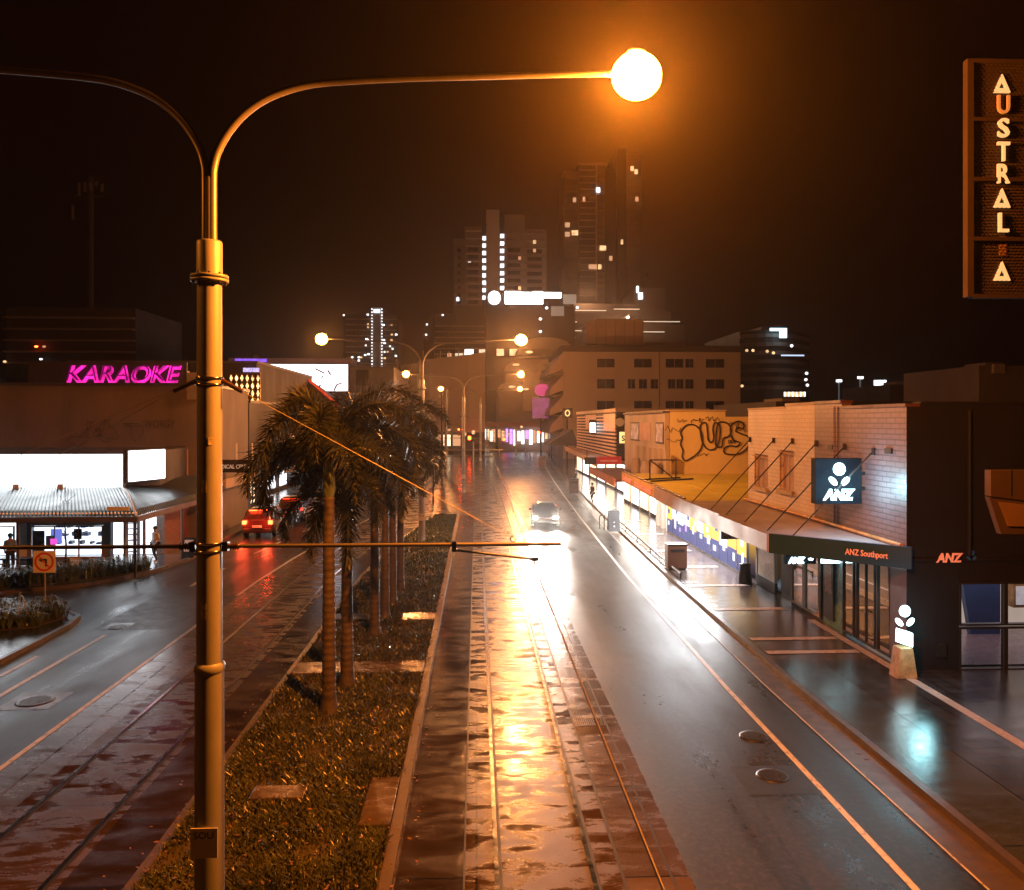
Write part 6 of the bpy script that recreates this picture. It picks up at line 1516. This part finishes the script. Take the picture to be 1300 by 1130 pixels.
# ============================ pavement furniture, right =======================
def cabinet(px, py, w, h, label, m, group=None, d=.6, rz=0):
    p = GP(px, py, .13); t = thing('litter_bin', label, 'litter bin', p, rz, group)
    MB().box(-w/2, -d/2, .06, w/2, d/2, h).build('body', m, t, local=True, bevel=.02)
    MB().box(-w/2+.05, -d/2+.04, 0, w/2-.05, d/2-.04, .06).build('plinth', M['dark_metal'], t, local=True)
    MB().box(-w/2-.02, -d/2-.02, h, w/2+.02, d/2+.02, h+.05).build('lid', M['dark_metal'] if m is not M['black'] else M['steel_rail'], t, local=True)
    MB().box(-w/2+.12, -d/2-.012, h*.72, w/2-.12, -d/2-.001, h*.84).build('opening', M['black'], t, local=True)
    return t
bb_ = mat('bin_brown', (.1, .05, .03), .4)
cabinet(858, 722, .88, 1.1, 'large brown litter bin on the blazing white pavement by the chemist', bb_, 'brown litter bins along the right kerb')
cabinet(728, 626, .9, 1.3, 'brown litter bin farther up the pavement, beside a dark standing figure', bb_, 'brown litter bins along the right kerb')
cabinet(688, 593, 1.0, 1.5, 'farthest small brown litter bin near the crossing', bb_, 'brown litter bins along the right kerb')
t = thing('round_bin', 'black round litter bin at the foot of the poster windows', 'litter bin', GP(946, 740, .13))
MB().lathe([(.26, 0), (.28, .04), (.2, .7), (.22, .75)], n=16).build('body', M['black'], t, local=True)
MB().lathe([(.23, .75), (.23, .79), (.1, .82)], n=16).build('lid', M['dark_metal'], t, local=True)
a_board(GP(779, 674, .13), 'dark sandwich board with pale dots on the pavement before the lit entrance', M['black'], .7, 1.25, 0, False)
for i, (px, lb) in enumerate(((764, 'left bicycle hoop on the pavement by the sandwich board'), (770, 'middle bicycle hoop on the pavement by the sandwich board'))):
    p = GP(px, 672, .13); t = thing('bicycle_hoop', lb, 'bike rack', p, .2, 'bicycle hoops by the kerb')
    MB().tube([(-.0, -.4, 0), (0, -.4, .7), (0, -.25, .85), (0, .25, .85), (0, .4, .7), (0, .4, 0)], .025, 8).build('hoop', M['dark_metal'], t, local=True)
    for yy in (-.4, .4): MB().lathe([(.07, 0), (.07, .015)], (0, yy, 0), 10).build('foot', M['dark_metal'], t, local=True)
person(GP(731, 612, .13), 1.2, 'dark figure standing beside the second brown litter bin', (.03, .03, .04), (.02, .02, .03), 1)
person(GP(752, 640, .13), 2.0, 'dark figure walking under the brown awnings', (.02, .02, .02), (.02, .02, .03), 1)
person(GP(697, 583, .13), .3, 'distant figure on the right pavement near the last litter bin', (.1, .06, .05), (.03, .03, .03), 1)
t = thing('kerb_rail', 'long low dark rail on short feet running along the right kerb to the big bin', 'barrier', (8.75, 42, .13))
rp = [(K(y)+.42, y, .32) for y in (33.2, 36, 40, 44, 48, 51)]
MB().tube(rp, .05, 8).build('rail', M['dark_metal'], t)
for q in rp: MB().tube([(q[0], q[1], .13), (q[0], q[1], .32)], .035, 8).build('foot', M['dark_metal'], t)
for i, (px, py) in enumerate(((634, 580), (655, 577), (667, 578), (673, 583))):
    p = GP(px, py); t = thing('bollard', ['pale bollard in the middle of the far crossing, leftmost of four', 'pale bollard at the far crossing, second from the left', 'pale bollard at the far crossing, third from the left', 'pale bollard nearest the right kerb at the far crossing'][i], 'bollard', p, group='bollards at the far crossing')
    MB().lathe([(.12, 0), (.12, 1.0), (.05, 1.1)], n=10).build('post', M['sign_white'], t, local=True)
    MB().lathe([(.125, .8), (.125, .92)], n=10).build('band', M['sign_red'], t, local=True)
MB().box(WX(560, 150), 150, 0, WX(626, 150), 151.2, .2).build('median_nose', M['kerb'], kind='structure')
# ============================ vehicles ========================================
M['tyre'] = mat('tyre_rubber', (.012, .012, .012), .7); M['rim'] = mat('alloy_rim', (.4, .4, .42), .3, .8)
M['car_glass'] = mat('car_window', (.01, .01, .012), .08, var=.1); M['tail_on'] = glow('tail_light_on', (1, .07, .015), 16); M['tail_dim'] = glow('tail_light_dim', (1, .04, .01), 4)
M['head_on'] = glow('headlight_on', (1, .93, .8), 25); M['head_off'] = mat('headlight_glass', (.5, .5, .5), .1); M['plate_w'] = mat('plate_white', (.7, .7, .7), .4)
def car(name, label, loc, rz, paint, suv=True, tail='tail_dim', head='head_off', group=None):
    """front of the car looks along local +y"""
    t = thing(name, label, 'car', loc, rz, group)
    L, W_ = (4.5, .91); hb = 1.66 if suv else 1.42
    if suv: st = [(-2.22, .60, 1.0, 1.04, .78), (-2.12, .36, 1.02, 1.10, .78), (-2.0, .26, 1.03, hb-.12, .66), (-1.7, .24, 1.03, hb-.01, .68), (-.6, .24, 1.0, hb, .69), (.3, .24, .98, hb-.06, .68), (1.05, .24, .97, 1.03, .72), (1.9, .26, .85, .9, .74), (2.15, .3, .72, .76, .72), (2.25, .36, .6, .64, .7)]
    else: st = [(-2.3, .50, .9, .94, .78), (-2.2, .32, .94, .99, .76), (-1.7, .24, .95, 1.02, .74), (-1.0, .22, .94, hb-.03, .6), (-.2, .22, .92, hb, .6), (.4, .22, .9, hb-.06, .6), (1.15, .22, .88, .93, .7), (1.9, .25, .78, .82, .72), (2.2, .3, .62, .66, .7)]
    vs = []; m = 12
    for i, (y, zb, belt, top, rw) in enumerate(st):
        w = W_*(.9 if i in (0, len(st)-1) else .97 if i in (1, len(st)-2) else 1)
        half = [(w*.8, zb), (w*.97, zb+.08), (w, zb+(belt-zb)*.5), (w*.96, belt), (rw+.02, top-.05 if top-belt > .2 else top-.02), (rw*.8, top)]
        vs += [(x, y, z) for x, z in half]+[(-x, y, z) for x, z in reversed(half)]
    n = len(st); fs = [(i*m+k, (i+1)*m+k, (i+1)*m+(k+1) % m, i*m+(k+1) % m) for i in range(n-1) for k in range(m)]
    body = MB().add(vs, fs, True).add(vs[:m], [tuple(range(m))]).add(vs[-m:][::-1], [tuple(range(m))]).build('body', paint, t, local=True)
    wr = .34
    for sx in (1, -1):
        for y in (-1.4, 1.35):
            w = MB()
            w.tube([(sx*(W_-.2), y, wr), (sx*(W_+.015), y, wr)], wr, 20).build('wheel', M['tyre'], t, local=True)
            wh = t.children[-1] if False else [o for o in COL.objects if o.parent == t][-1]
            MB().tube([(sx*(W_+.0), y, wr), (sx*(W_+.025), y, wr)], wr*.62, 14).build('rim', M['rim'], wh, local=True)
        # side glass
        if suv: q = [(-1.85, 1.08), (.95, 1.03), (.3, hb-.14), (-1.75, hb-.17)]
        else: q = [(-1.5, 1.0), (1.0, .95), (.35, hb-.12), (-1.0, hb-.1)]
        def xat(z): 
            k = (z-1.0)/(hb-1.05); return W_*.965+(.705-W_*.965)*max(0, min(1, k))+.012
        MB().quad(*[(sx*xat(z), y, z) for y, z in q]).build('side_window', M['car_glass'], t, local=True, solid=.01)
        MB().box(sx*(W_-.02), .72, .98, sx*(W_+.16), .88, 1.12).build('mirror', paint, t, local=True, bevel=.03)
    if suv:
        MB().quad((-.6, -2.1, 1.15), (.6, -2.1, 1.15), (.55, -1.99, hb-.16), (-.55, -1.99, hb-.16)).build('rear_window', M['car_glass'], t, local=True, solid=.012)
        MB().box(-.5, -2.08, hb-.1, .5, -1.95, hb-.05).build('brake_bar', M[tail], t, local=True)
        MB().quad((-.66, 1.04, 1.05), (.66, 1.04, 1.05), (.6, .36, hb-.1), (-.6, .36, hb-.1)).build('windscreen', M['car_glass'], t, local=True, solid=.02)
    else:
        MB().quad((-.62, -1.66, 1.04), (.62, -1.66, 1.04), (.5, -1.05, hb-.06), (-.5, -1.05, hb-.06)).build('rear_window', M['car_glass'], t, local=True, solid=.02)
        MB().quad((-.64, 1.12, .96), (.64, 1.12, .96), (.52, .46, hb-.1), (-.52, .46, hb-.1)).build('windscreen', M['car_glass'], t, local=True, solid=.02)
    for sx in (1, -1):
        MB().box(sx*.62, -2.25, .78, sx*.86, -2.08, 1.02).build('tail_light', M[tail], t, local=True, bevel=.03)
        MB().box(sx*.5, 2.12, .56, sx*.82, 2.27, .72).build('headlight', M[head], t, local=True, bevel=.03)
    MB().box(-.8, -2.3, .3, .8, -2.12, .56).build('rear_bumper', M['black'], t, local=True, bevel=.03)
    MB().box(-.8, 2.1, .28, .8, 2.3, .5).build('front_bumper', M['black'], t, local=True, bevel=.03)
    MB().box(-.26, -2.325, .62, .26, -2.2, .74).build('number_plate', M['plate_w'], t, local=True)
    return t
def paint(n, c): return mat(n, c, .18, .3, coat=.6, var=.05)
p = GP(323, 683); 
c = car('parked_car', 'dark red-lit hatchback with both brake lights glowing in the left kerb lane', (p.x+.1, p.y+2.2, 0), .03, paint('dark_red_paint', (.09, .03, .025)), True, 'tail_on')
lamp_light(p.x-.6, p.y-.5, .9, 110, .1, 'brake_glow', c, (1, .06, .02)); lamp_light(p.x+.8, p.y-.5, .9, 110, .1, 'brake_glow', c, (1, .06, .02))
car('parked_car', 'dark car queued directly ahead of the red-lit hatchback', (p.x+.4, p.y+9.2, 0), .0, paint('brown_paint', (.1, .05, .03)), True, 'tail_dim')
car('parked_car', 'white sedan stopped farther up the left street behind the palm fronds', (-12.6, 62, 0), 0.05, paint('white_paint', (.6, .6, .62)), False, 'tail_dim')
c = car('parked_car', 'small dark car with red tail lights far up the left street', (-9.3, 104, 0), -.03, paint('black_paint', (.03, .03, .03)), True, 'tail_on')
hp = GP(694, 657, .66)
c = car('oncoming_car', 'dark oncoming sedan whose headlights wash the wet right lane white', (hp.x+.05, hp.y+2.2, 0), math.pi-.06, paint('charcoal_car_paint', (.03, .03, .035)), False, 'tail_dim', 'head_on')
for sx in (-.65, .65):
    l = bpy.data.lights.new('headlight_beam', 'SPOT'); l.energy = 10000; l.color = (1, .95, .86); l.spot_size = R(46); l.spot_blend = .9; l.shadow_soft_size = .09
    o = bpy.data.objects.new('headlight_beam', l); COL.objects.link(o); o.parent = c; o.location = (sx, 2.4, .64); o.rotation_euler = (R(90-5.0), 0, 0)
    o.rotation_euler = (R(86.5), 0, 0)
c2_ = car('oncoming_car', 'distant oncoming car with twin headlights at the far crossing', (WX(604, 172), 172, 0), math.pi, paint('grey_car_paint', (.1, .1, .1)), True, 'tail_dim', 'head_on')
lamp_light(WX(604, 168), 168, .9, 900, .2, 'headlight_glow', c2_, (1, .9, .75))
# ============================ air, sky, camera ================================
hz = bpy.data.materials.new('halo_mist'); hz.use_nodes = True; nt = hz.node_tree; nt.nodes.remove(nt.nodes['Principled BSDF'])  # thin mist added to give the street lamps a halo
v = N(nt, 'ShaderNodeVolumePrincipled'); v.inputs['Density'].default_value = HAZE; v.inputs['Color'].default_value = (.95, .9, .85, 1); v.inputs['Anisotropy'].default_value = .86
nt.links.new(v.outputs[0], nt.nodes['Material Output'].inputs['Volume'])
hb = MB().box(-430, -70, -1.2, 430, 690, 175).build('haze', hz, kind='stuff')
w = bpy.data.worlds.new('World'); SC.world = w; w.use_nodes = True; nt = w.node_tree; bg = nt.nodes['Background']
bg.inputs[0].default_value = (.30, .07, .045, 1); bg.inputs[1].default_value = .008
cam = bpy.data.cameras.new('camera'); co = bpy.data.objects.new('camera', cam); COL.objects.link(co); SC.camera = co
co.location = (0, 0, H); co.rotation_euler = (R(90), 0, -YAW)
cam.sensor_width = 36; cam.lens = 36*F/1300; cam.shift_y = -30/1300; cam.clip_end = 2000; cam.clip_start = .1
SC.view_settings.view_transform = 'Standard'; SC.view_settings.look = 'None'; SC.view_settings.exposure = -.3; SC.view_settings.gamma = 1
SC.render.engine = 'CYCLES'; c = SC.cycles
c.use_denoising = True
try: c.denoiser = 'OPENIMAGEDENOISE'
except Exception: pass
c.use_adaptive_sampling = True; c.adaptive_threshold = .015
c.max_bounces = 6; c.diffuse_bounces = 2; c.glossy_bounces = 3; c.transmission_bounces = 4; c.volume_bounces = 0; c.transparent_max_bounces = 12
c.sample_clamp_indirect = 6; c.sample_clamp_direct = 0; c.caustics_reflective = False; c.caustics_refractive = False; c.use_light_tree = True
